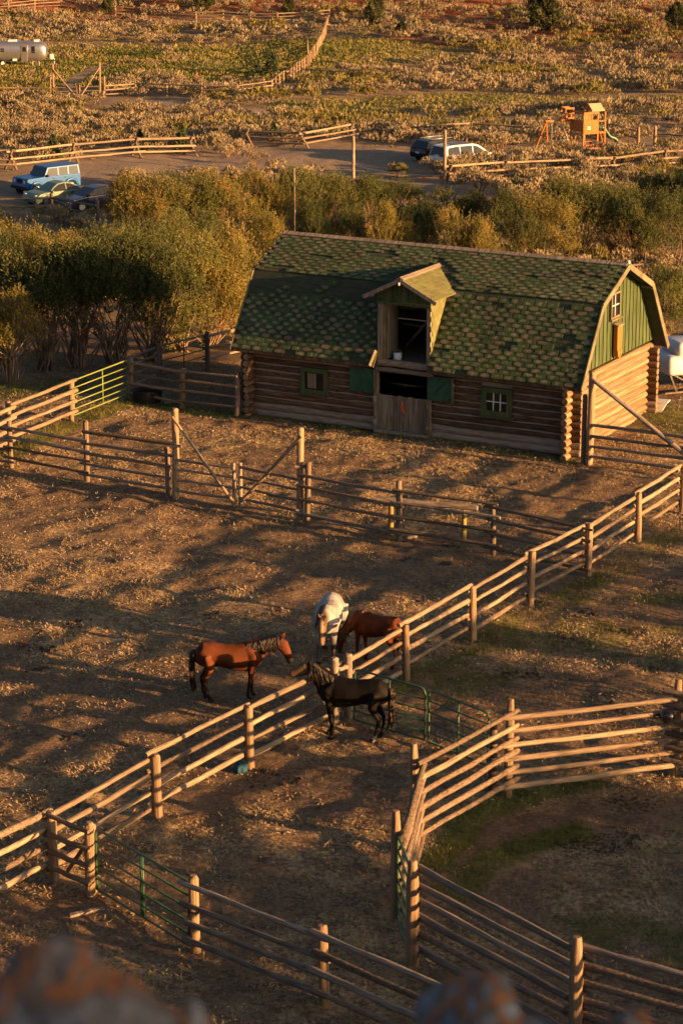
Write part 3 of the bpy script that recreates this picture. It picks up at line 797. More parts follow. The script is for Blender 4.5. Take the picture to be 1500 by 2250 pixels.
# pasture fence with its pole gate, far left
pf_l = P((-60, 217), (40, 216), (112, 218))
fence('post_rail_fence', 'pasture fence left of the far pole gate', pf_l, h=1.3, pr=.10, rails=(.3, .72, 1.12), rr=.06, side=-1, pm=M_post, rm=M_pole, over=.0, stag=0, heights={2: 2.25})
pf_r = P((230, 214), (298, 210), (367, 211), (443, 213), (521, 215), (597, 204))
fence('post_rail_fence', 'pasture fence running right from the far pole gate', pf_r, h=1.3, pr=.10, rails=(.3, .75, 1.15), rr=.06, side=-1, pm=M_post, rm=M_pole, over=.0, stag=0, heights={0: 2.1})
for pa, pb, lb in (((119, 218), (170, 217), 'left leaf of the far pole gate near the silver trailer'), ((221, 216), (176, 217), 'right leaf of the far pole gate near the silver trailer')):
    A, B = P(pa, pb)
    e = empty('pole_gate', A, 0, lb, 'gate')
    pole('post', e, A-Vector((0, 0, .3)), A+Vector((0, 0, 3.45)), .10, M_post, 'post')
    pole('stile', e, B, B+Vector((0, 0, 1.3)), .08, M_post, 'post')
    for z in (.3, .75, 1.15): pole('rail', e, A+Vector((0, -.05, z)), B+Vector((0, -.05, z)), .05, M_pole)
    pole('brace', e, A+Vector((0, -.12, 3.0)), B+Vector((0, -.12, .1)), .07, M_pole)
def curve_px(pts, n):
    q = P(*pts); out = []
    L = [0.]
    for a, b in zip(q[:-1], q[1:]): L.append(L[-1]+(b-a).length)
    for s in np.linspace(0, L[-1], n):
        i = min(int(np.searchsorted(L, s, 'right'))-1, len(q)-2); t = (s-L[i])/(L[i+1]-L[i])
        p = q[i].lerp(q[i+1], t); out.append(Vector((p.x, p.y, gz(p.x, p.y))))
    return out
fence('post_rail_fence', 'pole fence curving uphill away from the meadow corner', curve_px([(597, 204), (640, 178), (676, 147), (697, 118), (712, 83), (724, 46)], 30), h=1.35, pr=.10, rails=(.35, .78, 1.18), rr=.065, side=1, pm=M_post, rm=M_bark, over=.05, stag=.04)
sp = at(676, 141)
o = empty('snag', sp, 0, 'bare pointed snag beside the curving fence', 'tree stump')
MB().tube([(0, 0, -.1), (.05, 0, 1.0), (-.02, 0, 2.0), (0, 0, 2.9)], [.22, .17, .10, .02], 8).build('trunk', M_pole, o, True)
MB().tube([(.05, 0, 1.2), (.25, 0, 1.6)], [.05, .02], 6).build('branch', M_pole, o, True)
tf = P((-40, 30), (20, 26), (77, 20), (134, 17), (193, 27), (254, 34), (312, 36), (371, 41), (431, 46), (491, 45), (550, 48), (609, 49), (667, 46), (722, 42))
fence('post_rail_fence', 'long post and rail fence along the foot of the red hill', tf, h=1.3, pr=.12, rails=(.3, .72, 1.12), rr=.06, side=-1, pm=M_post, rm=M_pole, over=.0, stag=0)
# ------------------------------------------------------------------ the log barn (local x along the front to the right, y into the depth)
barn = empty('log_barn', (2.113, 84.06, 0), R(-28.36), 'log barn with green gambrel roof, hay dormer and green board gable', 'barn')
M_end = mat('cut_log_end', [(.11, .065, .035), (.20, .135, .075), (.27, .19, .11)], 2.5, .85, .3, rnd=.15)
def log(a, b, r, m, parent=None, name='log', var=None):
    a = Vector(a); b = Vector(b); d = b-a
    me = pole_mesh('log', random.randrange(6) if var is None else var, m)
    if len(me.materials) == 1:
        me.materials.append(M_end)
        for p in me.polygons:
            if len(p.vertices) > 4: p.material_index = 1
    return link(name, me, parent or barn, a, d.to_track_quat('X', 'Z'), (d.length, r, r))
HX = 6.06; DY = 6.83; LR = .122; SP = .235
DX0, DX1 = -1.04, .91          # main door
W1 = (-3.95, -2.96, 1.05, 1.91); W2 = (2.84, 3.91, 1.06, 1.98)
for i in range(10):
    z = .12+SP*i
    m = M_sill if i < 2 else M_log
    y = .12
    segs = [(-HX-.3, DX0-.08), (DX1+.08, HX+.3)]
    out = []
    for (a, b) in segs:
        for (x0, x1, z0, z1) in (W1, W2):
            if a < x0 < b and z0-.06 < z < z1+.06:
                out.append((a, x0-.02)); a = x1+.02
        out.append((a, b))
    for a, b in out: log((a, y, z), (b, y, z), LR*random.uniform(.97, 1.05)*(1.03 if i < 2 else 1), m)
    log((-HX-.3, DY-.12, z), (HX+.3, DY-.12, z), LR*random.uniform(.97, 1.05), m)
for i in range(11):
    z = .0+SP*i+.01
    for sx in (-1, 1):
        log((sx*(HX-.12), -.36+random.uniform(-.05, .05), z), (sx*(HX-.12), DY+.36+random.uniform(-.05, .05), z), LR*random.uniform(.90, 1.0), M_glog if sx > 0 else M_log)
# chinking between the logs
def chink(x0, x1, z0, z1, y=.12): MB().box(((x0+x1)/2, y, (z0+z1)/2), (x1-x0, .14, z1-z0)).build('chinking', M_chink, barn)
for (a, b, W) in ((-HX+.25, DX0-.09, W1), (DX1+.09, HX-.25, W2)):
    chink(a, W[0]-.03, .02, 2.33); chink(W[1]+.03, b, .02, 2.33); chink(W[0]-.028, W[1]+.028, .02, W[2]-.03); chink(W[0]-.028, W[1]+.028, W[3]+.03, 2.33)
chink(-HX+.25, HX-.25, .02, 2.33, DY-.12)
for sx in (-1, 1): MB().box((sx*(HX-.12), DY/2, 1.2), (.10, DY-.5, 2.36)).build('chinking', M_chink if sx < 0 else mat('gable_chink', [(.09, .06, .035), (.15, .11, .07)], 3, .95, .3, rnd=0), barn)
# gambrel profile
PR = [(-.35, 2.38), (1.27, 4.85), (DY/2, 5.82), (DY-1.27, 4.85), (DY+.35, 2.38)]
XE = 6.51
def roof_z(y):
    return float(np.interp(y, [p[0] for p in PR], [p[1] for p in PR]))
def slab(x0, x1, p, q, t, name, m, parent=barn):
    (y0, z0), (y1, z1) = p, q
    n = Vector((0, -(z1-z0), y1-y0)).normalized()
    if n.z < 0: n = -n
    poly = [Vector((x0, y0, z0)), Vector((x1, y0, z0)), Vector((x1, y1, z1)), Vector((x0, y1, z1))]
    return MB().prism(poly, -n*t, Vector((0, 0, 0))).build(name, m, parent)
for (a, b) in ((-XE, -1.0), (.97, XE)): slab(a, b, PR[0], PR[1], .07, 'roof_deck', M_felt)
slab(-XE, XE, PR[1], PR[2], .07, 'roof_deck', M_felt)
slab(-XE, XE, PR[2], PR[3], .07, 'roof_deck', M_felt)
slab(-XE, XE, PR[3], PR[4], .07, 'roof_deck', M_felt)
# loft floor, inner back
MB().box((0, DY/2, 2.40), (2*HX-.5, DY-.5, .06)).build('loft_floor', M_gboard, barn)
# gable ends: vertical boards and battens
def gable(sx):
    x = sx*(HX-.02)
    w = .318; n = 22
    y0 = -.08
    for k in range(n):
        a = y0+k*w*1.0; b = a+w-.008
        if a > DY+.1: break
        b = min(b, DY+.08)
        za, zb = roof_z(a)-.09, roof_z(b)-.09
        zb0 = 2.60
        poly = [Vector((0, a, zb0)), Vector((0, b, zb0)), Vector((0, b, zb))]
        m_ = (a+b)/2
        if a < DY/2 < b: poly.append(Vector((0, DY/2, roof_z(DY/2)-.09)))
        elif a < 1.27 < b: poly.append(Vector((0, 1.27, 4.85-.09)))
        elif a < DY-1.27 < b: poly.append(Vector((0, DY-1.27, 4.85-.09)))
        poly.append(Vector((0, a, za)))
        MB().prism(poly, (x-.02, 0, 0), (x+.02, 0, 0)).build('board', M_green, barn)
        zt = roof_z(b)-.12
        if k < n-1: MB().box((x+sx*.034, b, (zb0+zt)/2), (.026, .055, zt-zb0)).build('batten', M_green, barn)
gable(1); gable(-1)
# window in the right gable (on plane x = HX)
gx = HX+.055
def frame_win(name, c, w, h, ax, m_f, m_p, nx_=2, nz_=2, t=.07, proud=.05, parent=barn, glass=None):
    """window facing -y (ax='y') or +x (ax='x'); c is the centre on the wall plane"""
    c = Vector(c)
    U = Vector((1, 0, 0)) if ax == 'y' else Vector((0, 1, 0)); Nn = Vector((0, -1, 0)) if ax == 'y' else Vector((1, 0, 0))
    def b(u, z, su, sz, sn, off): 
        s = (su, sn, sz) if ax == 'y' else (sn, su, sz)
        return c+U*u+Vector((0, 0, z))+Nn*off, s
    mb = MB()
    for u in (-1, 1): mb.box(*b(u*(w/2-t/2), 0, t, h, proud*2, 0))
    o = None
    for z in (-1, 1): mb.box(*b(0, z*(h/2-t/2), w-2*t, t, proud*2-.006, 0))
    o = mb.build(name, m_f, parent)
    iw, ih = w-2*t, h-2*t
    for i in range(nx_):
        for j in range(nz_):
            cc, s = b(-iw/2+iw*(i+.5)/nx_, -ih/2+ih*(j+.5)/nz_, iw/nx_, ih/nz_, .01, -.02)
            MB().box(cc, s).build('pane', glass or M_glass, o)
    for i in range(1, nx_): MB().box(*b(-iw/2+iw*i/nx_, 0, .03, ih, .03, .0)).build('muntin', m_p, o)
    for j in range(1, nz_): MB().box(*b(0, -ih/2+ih*j/nz_, iw-.002, .03, .034, .0)).build('muntin', m_p, o)
    cc, s = b(0, -h/2-.03, w+.1, .06, proud*2+.06, .02)
    MB().box(cc, s).build('sill', m_f, o)
    return o
frame_win('window', (HX+.05, 3.26, 4.45), .78, .86, 'x', M_trim, M_white, 2, 2, .06, .05)
frame_win('window', ((W1[0]+W1[1])/2, .02, (W1[2]+W1[3])/2), W1[1]-W1[0]+.06, W1[3]-W1[2]+.04, 'y', M_green, M_gboard, 1, 1, .15, .07)
frame_win('window', ((W2[0]+W2[1])/2, .02, (W2[2]+W2[3])/2), W2[1]-W2[0]+.04, W2[3]-W2[2]+.04, 'y', M_green, M_white, 3, 2, .18, .07)
# broken board pane in the left window
o = MB().box((-3.55, .0, 1.48), (.34, .02, .52)).build('board', M_gboard, barn)
# nest box on the gable
nb = MB(); 
nb.box((HX+.15, 3.36, 3.36), (.14, .40, .84))
nbx = nb.build('nest_box', M_cedar, barn)
MB().box((HX+.16, 3.36, 3.80), (.22, .48, .04), Matrix.Rotation(R(14), 3, 'Y')).build('lid', M_sill, nbx)
MB().prism([Vector((0, 3.16, 2.938)), Vector((0, 3.56, 2.938)), Vector((0, 3.50, 2.74)), Vector((0, 3.36, 2.66)), Vector((0, 3.22, 2.74))], (HX+.06, 0, 0), (HX+.24, 0, 0)).build('base', M_cedar, nbx)
# rake boards, eave boards, ridge cap
for sx in (-1, 1):
    for p, q in zip(PR[:-1], PR[1:]):
        a = Vector((sx*(XE+.02), p[0], p[1]-.06)); b = Vector((sx*(XE+.02), q[0], q[1]-.06))
        MB().bar(a, b, .04, .19, up=(0, 0, 1)).build('rake_board', M_trim, barn)
    for p in (PR[1], PR[3]): MB().bar((sx*(HX+.05), p[0], p[1]-.16), (sx*XE, p[0], p[1]-.16), .09, .09).build('purlin_end', M_trim, barn)
for (a, b) in ((-XE, -1.02), (.99, XE)): MB().bar((a, -.33, 2.33), (b, -.33, 2.33), .05, .09).build('eave_board', M_log, barn)
for k in range(5):
    a = -XE+k*2*XE/5; b = a+2*XE/5-.02
    for s in (-1, 1): MB().box(((a+b)/2, DY/2+s*.085, 5.815+.02), (b-a, .19, .025), Matrix.Rotation(s*R(-24), 3, 'X')).build('ridge_board', M_sill, barn)
MB().tube([(XE-.02, DY/2, 5.84), (XE-.02, DY/2, 5.95)], [.05, .05], 8).build('finial', M_white, barn, True)
# thin mast at the left end of the ridge
mo = MB().tube([(-6.15, DY/2+.05, 5.75), (-6.13, DY/2+.05, 7.0), (-6.15, DY/2+.05, 7.75)], .02, 6).build('mast', M_dpost, barn, True)
MB().tube([(-6.15, DY/2+.05, 7.6), (-6.15, DY/2+.05, 8.1)], [.045, .03], 6).build('mast_tip', M_grey, mo, True)
MB().tube([(-6.14, DY/2+.05, 6.55), (-6.14, DY/2+.05, 6.65)], .035, 6).build('insulator', M_grey, mo, True)

# ---- interlocking shingles: tabs in staggered rows over dark courses
M_tab = bpy.data.materials.new('shingle_tab'); M_tab.use_nodes = True
def tab_material(m):
    nt = m.node_tree; N = nt.nodes; L = nt.links; bs = N['Principled BSDF']
    ty = N.new('ShaderNodeAttribute'); ty.attribute_name = 'ty'
    tr = N.new('ShaderNodeAttribute'); tr.attribute_name = 'tr'
    oi = N.new('ShaderNodeObjectInfo')
    geo = N.new('ShaderNodeNewGeometry')
    no = N.new('ShaderNodeTexNoise'); no.inputs['Scale'].default_value = 7; no.inputs['Detail'].default_value = 6
    L.new(geo.outputs['Position'], no.inputs['Vector'])
    big = N.new('ShaderNodeTexNoise'); big.inputs['Scale'].default_value = .8; L.new(geo.outputs['Position'], big.inputs['Vector'])
    add = N.new('ShaderNodeMath'); add.operation = 'ADD'; L.new(tr.outputs['Fac'], add.inputs[0]); L.new(oi.outputs['Random'], add.inputs[1])
    fr = N.new('ShaderNodeMath'); fr.operation = 'FRACT'; L.new(add.outputs[0], fr.inputs[0])
    tx = N.new('ShaderNodeAttribute'); tx.attribute_name = 'tx'
    def mth(op, a, b):
        x = N.new('ShaderNodeMath'); x.operation = op
        for i, v in enumerate((a, b)):
            if isinstance(v, float): x.inputs[i].default_value = v
            else: L.new(v, x.inputs[i])
        return x.outputs[0]
    # tan worn patch in the upper middle of each shingle, green round it
    ex = mth('POWER', mth('ABSOLUTE', mth('DIVIDE', tx.outputs['Fac'], .13), 0.), 2.0)
    ey = mth('POWER', mth('ABSOLUTE', mth('DIVIDE', mth('SUBTRACT', ty.outputs['Fac'], .10), .075), 0.), 2.0)
    el = mth('SUBTRACT', 1.25, mth('MULTIPLY', mth('ADD', ex, ey), .5))
    class _o: outputs = [mth('SUBTRACT', mth('ADD', el, mth('MULTIPLY', mth('SUBTRACT', no.outputs['Fac'], .5), 2.6)), mth('MULTIPLY', fr.outputs[0], .75))]
    ma = _o
    rp = N.new('ShaderNodeValToRGB'); e = rp.color_ramp.elements
    e[0].position = .25; e[0].color = (.05, .077, .034, 1); e[1].position = 1.0; e[1].color = (.225, .175, .12, 1)
    q = e.new(.45); q.color = (.08, .105, .046, 1); q = e.new(.72); q.color = (.155, .14, .085, 1)
    L.new(ma.outputs[0], rp.inputs[0])
    hs = N.new('ShaderNodeHueSaturation')
    mr = N.new('ShaderNodeMapRange'); mr.inputs['To Min'].default_value = .7; mr.inputs['To Max'].default_value = 1.2
    L.new(fr.outputs[0], mr.inputs[0])
    mm = N.new('ShaderNodeMath'); mm.operation = 'MULTIPLY'; L.new(mr.outputs[0], mm.inputs[0])
    m2 = N.new('ShaderNodeMapRange'); m2.inputs['From Min'].default_value = .3; m2.inputs['From Max'].default_value = .7; m2.inputs['To Min'].default_value = .7; m2.inputs['To Max'].default_value = 1.2
    L.new(big.outputs['Fac'], m2.inputs[0]); L.new(m2.outputs[0], mm.inputs[1])
    L.new(mm.outputs[0], hs.inputs['Value']); L.new(rp.outputs[0], hs.inputs['Color']); L.new(hs.outputs[0], bs.inputs['Base Color'])
    bs.inputs['Roughness'].default_value = .95; bs.inputs['Specular IOR Level'].default_value = .15
    b = N.new('ShaderNodeBump'); b.inputs['Strength'].default_value = .5; b.inputs['Distance'].default_value = .02
    n2 = N.new('ShaderNodeTexNoise'); n2.inputs['Scale'].default_value = 40; L.new(geo.outputs['Position'], n2.inputs['Vector'])
    L.new(n2.outputs['Fac'], b.inputs['Height']); L.new(b.outputs[0], bs.inputs['Normal'])
tab_material(M_tab)
outl = [(-.19, .012), (-.12, 0), (.12, 0), (.19, .012), (.20, .17), (.19, .235), (-.19, .235), (-.20, .17)]
tv = np.array([(x, y, .0) for x, y in outl] + [(x*.97, y+.004, .016) for x, y in outl])
tf_ = [tuple(range(8, 16))] + [(i, (i+1) % 8, 8+(i+1) % 8, 8+i) for i in range(8)]
def tab_attr(me, ty, tr, tx):
    a = me.attributes.new('tx', 'FLOAT', 'POINT'); a.data.foreach_set('value', np.asarray(tx, np.float32))
    a = me.attributes.new('ty', 'FLOAT', 'POINT'); a.data.foreach_set('value', np.asarray(ty, np.float32))
    a = me.attributes.new('tr', 'FLOAT', 'POINT'); a.data.foreach_set('value', np.asarray(tr, np.float32))
tab_me = bpy.data.meshes.new('shingle'); tab_me.from_pydata(tv.tolist(), [], tf_); tab_me.materials.append(M_tab)
tab_attr(tab_me, tv[:, 1], np.zeros(16), tv[:, 0])
tabs = []
slopes = [(PR[0], PR[1], 1), (PR[1], PR[2], 1), (PR[4], PR[3], -1), (PR[3], PR[2], -1)]
rs = random.Random(11)
for si, (p, q, sgn) in enumerate(slopes):
    p = Vector((0, p[0], p[1])); q = Vector((0, q[0], q[1])); d = q-p; Ls = d.length; d.normalize()
    nrm = Vector((1, 0, 0)).cross(d) if sgn > 0 else Vector((-1, 0, 0)).cross(d)
    rows = int(Ls/.165)
    for r_ in range(rows):
        s0 = .0+r_*.165
        # the dark course under the tabs
        for (a, b) in (((-XE, -1.02), (.99, XE)) if si == 0 else (((-XE, XE),))):
            A = p+d*(s0-.005); B = p+d*min(s0+.19, Ls)
            MB().add([(a, *(A+nrm*.014).yz), (b, *(A+nrm*.014).yz), (b, *(B+nrm*.003).yz), (a, *(B+nrm*.003).yz), (a, *(A+nrm*.002).yz), (b, *(A+nrm*.002).yz)], [(0, 1, 2, 3), (4, 5, 1, 0)]).build('shingle_course', M_felt, barn)
        k = 0
        x = -XE+.13+(.215 if r_ % 2 else 0)
        while x < XE-.1:
            y_ = (p+d*s0).y; z_ = (p+d*s0).z
            miss = float(fbm(x*.9+si*7, s0*1.4+3, 13, 3)) 
            skip = False
            if si == 0 and -1.16 < x < 1.13: skip = True
            if si == 1 and abs(x) < 1.25 and y_ < 2.6-1.0*abs(x)/1.25: skip = True
            if si == 0 and x < -1 and s0 > 2.1 and miss > .36: skip = True
            if si == 1 and x < -1 and s0 < .3 and miss > .55: skip = True
            if miss > .75 or rs.random() < .02: skip = True
            if not skip:
                tabs.append((x+rs.uniform(-.012, .012), p+d*(s0+rs.uniform(-.008, .008))+nrm*.016, d, nrm, rs.gauss(0, .035), sgn, si))
            x += .43
def tab_matrix(t):
    x, o, d, nrm, yaw, sgn, si = t
    X = Vector((1, 0, 0))*sgn; Y = d; Z = nrm
    tilt = rs.uniform(.02, .10)
    X2 = (X*math.cos(yaw)+Y*math.sin(yaw)).normalized(); Y2 = Z.cross(X2)
    Y3 = (Y2*math.cos(tilt)-Z*math.sin(tilt)); Z3 = X2.cross(Y3)
    o2 = Vector((x, o.y, o.z))+Z*.016
    return Matrix(((X2.x, Y3.x, Z3.x, o2.x), (X2.y, Y3.y, Z3.y, o2.y), (X2.z, Y3.z, Z3.z, o2.z), (0, 0, 0, 1)))
tabs.sort(key=lambda t: (t[6] > 1, t[6], t[1].z, -t[0]))
NT = 225
for t in tabs[:NT]:
    o = bpy.data.objects.new('shingle', tab_me); COL.objects.link(o); o.parent = barn; o.matrix_local = tab_matrix(t)
V = []; F = []; TY = []; TR = []; TX = []
for t in tabs[NT:]:
    M4 = np.array(tab_matrix(t)); k = len(V)*16
    V.append(tv @ M4[:3, :3].T + M4[:3, 3]); F += [tuple(i+k for i in f) for f in tf_]
    TY.append(tv[:, 1]); TX.append(tv[:, 0]); TR.append(np.full(16, rs.random()))
me = bpy.data.meshes.new('shingles_rest'); me.from_pydata(np.concatenate(V).tolist(), [], F); me.materials.append(M_tab)
tab_attr(me, np.concatenate(TY), np.concatenate(TR), np.concatenate(TX))
o = link('shingle_field', me, barn); o['kind'] = 'stuff'

# ---- hay dormer
FY = -.06; DW0, DW1 = -.99, .97; DT = 4.70
dorm = MB().box((DW0+.10, FY+.04, 3.52), (.20, .12, 2.28)).build('dormer', M_gboard, barn)
MB().box((DW1-.07, FY+.04, 3.52), (.14, .12, 2.28)).build('corner_post', M_gboard, dorm)
for x in (DW0+.235, ): MB().box((x, FY+.06, 3.55), (.045, .16, 2.2)).build('jamb', M_trim, dorm)
# gable of the dormer: vertical green boards
nb_ = 9; cx = (DW0+DW1)/2
for k in range(nb_):
    a = -1.0+k*2.0/nb_; b = a+2.0/nb_-.008
    za = 4.47; 
    def rz(x): return 5.30-.46*abs(x)
    poly = [Vector((cx+a, 0, za)), Vector((cx+b, 0, za)), Vector((cx+b, 0, rz(b)))]
    if a < 0 < b: poly.append(Vector((cx, 0, rz(0))))
    poly.append(Vector((cx+a, 0, rz(a))))
    MB().prism(poly, (0, FY-.02, 0), (0, FY+.03, 0)).build('board', M_green, dorm)
MB().box((cx, FY-.035, 4.48), (2.0, .05, .10)).build('lintel', M_green, dorm)
# side walls (shingled) and roof planes
def dside(x, sgn):
    poly = [Vector((0, FY+.10, 2.86)), Vector((0, FY+.10, DT+.06)), Vector((0, 1.22, DT+.06))]
    MB().prism(poly, (x-.02, 0, 0), (x+.02, 0, 0)).build('side_wall', M_yshin, dorm)
    z = 2.95; r_ = 0
    while z < DT-.02:
        y = FY+.0+(.12 if r_ % 2 else 0)-.02
        ymax = np.interp(z+.02, [2.86, DT+.06], [FY+.10, 1.22])
        while y < ymax-.06:
            y1 = min(y+.235, ymax)
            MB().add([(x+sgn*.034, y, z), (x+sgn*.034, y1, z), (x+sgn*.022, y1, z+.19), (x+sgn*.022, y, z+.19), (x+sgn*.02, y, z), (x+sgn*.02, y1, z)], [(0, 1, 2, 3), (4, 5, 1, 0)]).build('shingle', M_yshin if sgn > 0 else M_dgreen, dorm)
            y += .24
        z += .17; r_ += 1
dside(DW1, 1); dside(DW0, -1)
RT = 5.40
for sgn in (-1, 1):
    ex = cx+sgn*1.30; ez = 4.76
    poly = [Vector((cx, -.40, RT)), Vector((ex, -.40, ez)), Vector((ex, 1.24, ez)), Vector((cx, 2.52, RT))]
    n = Vector((sgn*(RT-ez), 0, 1.30)).normalized()
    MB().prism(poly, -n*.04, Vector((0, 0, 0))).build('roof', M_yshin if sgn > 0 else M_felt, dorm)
    d = Vector((-sgn*1.30, 0, RT-ez)); Ls = d.length; d.normalize()
    for r_ in range(9):
        s0 = r_*.16; s1 = min(s0+.185, Ls)
        y = -.41+(.15 if r_ % 2 else 0)
        ymx = 1.24+1.28*s0/Ls
        first = True
        while y < ymx-.05:
            y1 = min(y+.292, ymx)
            if first and r_ % 2: y0 = -.41; 
            else: y0 = y
            first = False
            A = Vector((ex, 0, ez))+d*s0+n*.016; B = Vector((ex, 0, ez))+d*s1+n*.005
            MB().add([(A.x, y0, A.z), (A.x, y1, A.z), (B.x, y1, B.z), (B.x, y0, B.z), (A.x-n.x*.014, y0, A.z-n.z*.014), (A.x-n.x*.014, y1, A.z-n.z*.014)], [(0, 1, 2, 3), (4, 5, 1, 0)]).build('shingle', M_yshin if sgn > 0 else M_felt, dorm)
            y += .30
    MB().bar((cx+sgn*.01, -.42, RT-.07), (ex+sgn*.05, -.42, ez-.09), .04, .13).build('rake_board', M_sill, dorm)
    MB().box((cx+sgn*1.08, -.30, 4.74), (.06, .2, .09)).build('lookout', M_trim, dorm)
    MB().bar((cx+sgn*.07, -.42, RT-.0), (cx+sgn*.07, 2.5, RT-.0), .15, .03, up=(sgn*.42, 0, .9)).build('ridge_board', M_sill, dorm)
MB().tube([(cx, -.46, RT-.13), (cx, -.46, RT-.22)], .03, 6).build('hook', M_white, dorm)
for y in (.2, .62, .95): MB().prism([Vector((0, y, DT+.02)), Vector((0, y+.1, DT+.02)), Vector((0, y+.05, DT-.09))], (DW1+.02, 0, 0), (DW1+.05, 0, 0)).build('vent', M_black, dorm)
# open plank door leaf, sill and header logs
for k in range(4): MB().box((DW0+.29, .12+k*.2, 3.50), (.04, .194, 1.92)).build('door_plank', M_gboard, dorm)
log((DW0-.03, .0, 2.42), (DW1+.03, .0, 2.42), .13, M_sill, barn, 'sill_log')
log((DW0-.06, -.08, 2.20), (DW1+.1, -.08, 2.20), .085, M_gboard, barn, 'header_log')
MB().bar((-1.03, -.16, 2.83), (-1.10, -.46, 2.36), .05, .14).build('flashing', M_trim, dorm)
# things inside the loft
p = empty('bucket', barn.matrix_basis @ Vector((-.42, .28, 2.43)), 0, 'pale bucket standing in the open hay dormer', 'bucket')
mb = MB().tube([(0, 0, 0), (0, 0, .30)], [.13, .15], 14); mb.build('pail', mat('pale_plastic', [(.5, .52, .5), (.6, .62, .6)], 4, .5, 0), p, True)
MB().tube([(.15*math.cos(t), 0, .28+.12*math.sin(t)) for t in np.linspace(0, math.pi, 9)], .008, 5).build('handle', M_metal, p)
p = empty('loft_brace', barn.matrix_basis @ Vector((0, 1.6, 2.43)), barn.rotation_euler[2], 'slanting timber brace inside the dark hay loft', 'brace')
MB().bar((-.75, 0, .25), (.35, 0, 1.55), .07, .09).build('strut', M_dpost, p)
MB().bar((-1.0, .04, 1.55), (.4, .04, 1.62), .07, .09).build('tie', M_dpost, p)
MB().bar((-1.0, .09, 1.0), (.6, .09, .9), .05, .09).build('tie', M_dpost, p)
# ---- main door: two lower leaves shut, two green upper leaves folded back
for x, w_ in ((DX0-.03, .11), (DX1+.03, .11)): MB().box((x, .02, 1.16), (w_, .22, 2.3)).build('door_post', M_gboard, barn)
MB().box(((DX0+DX1)/2, .02, .06), (DX1-DX0+.1, .3, .10)).build('threshold', M_sill, barn)
mid = (DX0+DX1)/2
for (a, b) in ((DX0+.03, mid-.01), (mid+.01, DX1-.03)):
    leaf = MB().box(((a+b)/2, .03, 1.20), (b-a, .03, .10)).build('door', M_gboard, barn)
    n_ = 5
    for k in range(n_):
        x0 = a+(b-a)*k/n_; MB().box((x0+(b-a)/n_/2, -.0+random.uniform(-.004, .004), .72), ((b-a)/n_-.008, .03, 1.20+random.uniform(-.03, .02))).build('plank', M_gboard, leaf)
    MB().box(((a+b)/2, .035, .28), (b-a, .035, .10)).build('ledge', M_gboard, leaf)
M_sh = M_dgreen
for (a, b, sg) in ((DX0-.02-.97, DX0-.03, 1), (DX1-.02, DX1+.95, -1)):
    z0, z1 = 1.35, 2.16; yy = -.10
    leaf = MB().box(((a+b)/2, yy+.03, (z0+z1)/2), (b-a-.02, .03, z1-z0-.02)).build('shutter', M_sh, barn)
    # diagonal boards clipped to the leaf rectangle
    n_ = 12; w_ = b-a; h_ = z1-z0; tot = w_+h_
    for k in range(n_):
        s0, s1 = tot*k/n_, tot*(k+1)/n_-.012
        def line(s):   # points where u+v = s meets the rectangle
            return [(min(s, w_), s-min(s, w_)), (s-min(s, h_), min(s, h_))]
        (u0, v0), (u1, v1) = line(s0); (u2, v2), (u3, v3) = line(s1)
        pts = [(u0, v0)]
        if u0 < w_ and u2 >= w_ and s1 > w_: pts.append((w_, 0))
        pts += [(u2, v2), (u3, v3)]
        if v1 < h_ and v3 >= h_ and s1 > h_: pts.append((0, h_))
        pts.append((u1, v1))
        cl = []
        for q_ in pts:
            if not cl or (abs(q_[0]-cl[-1][0])+abs(q_[1]-cl[-1][1])) > 1e-5: cl.append(q_)
        if abs(cl[0][0]-cl[-1][0])+abs(cl[0][1]-cl[-1][1]) < 1e-5: cl = cl[:-1]
        if len(cl) < 3: continue
        poly = [Vector((a+u if sg > 0 else b-u, 0, z0+v)) for u, v in cl]
        MB().prism(poly, (0, yy-.012, 0), (0, yy+.013, 0)).build('board', M_sh, leaf)
    ex = b if sg < 0 else b
    for x in ((b-.02, b-.06) if sg < 0 else (b-.02,)): MB().box((x, yy-.02, (z0+z1)/2), (.022, .05, z1-z0)).build('edge_strip', M_trim, leaf)
for z in (.35, 1.15): 
    MB().box((DX0-.03, -.1, z), (.13, .02, .2)).build('hinge', M_metal, barn)
    MB().box((DX1-.03, -.1, z), (.03, .03, .2)).build('hinge', M_trim, barn)
rp_ = empty('rope', barn.matrix_basis @ Vector((mid, -.03, 1.0)), barn.rotation_euler[2], 'orange baling twine tied on the lower barn door', 'rope')
MB().tube([(-.10, -.01, .08), (-.03, -.02, -.02), (.0, -.03, .12), (.03, -.02, .0), (.05, -.02, -.15), (.10, -.02, -.28)], .016, 5).build('strand', M_orange, rp_, True)
MB().tube([(.0, -.02, .2), (.02, -.03, .05), (-.04, -.03, .0), (-.02, -.02, -.1), (.04, -.02, -.22)], .014, 5).build('strand', M_orange, rp_, True)
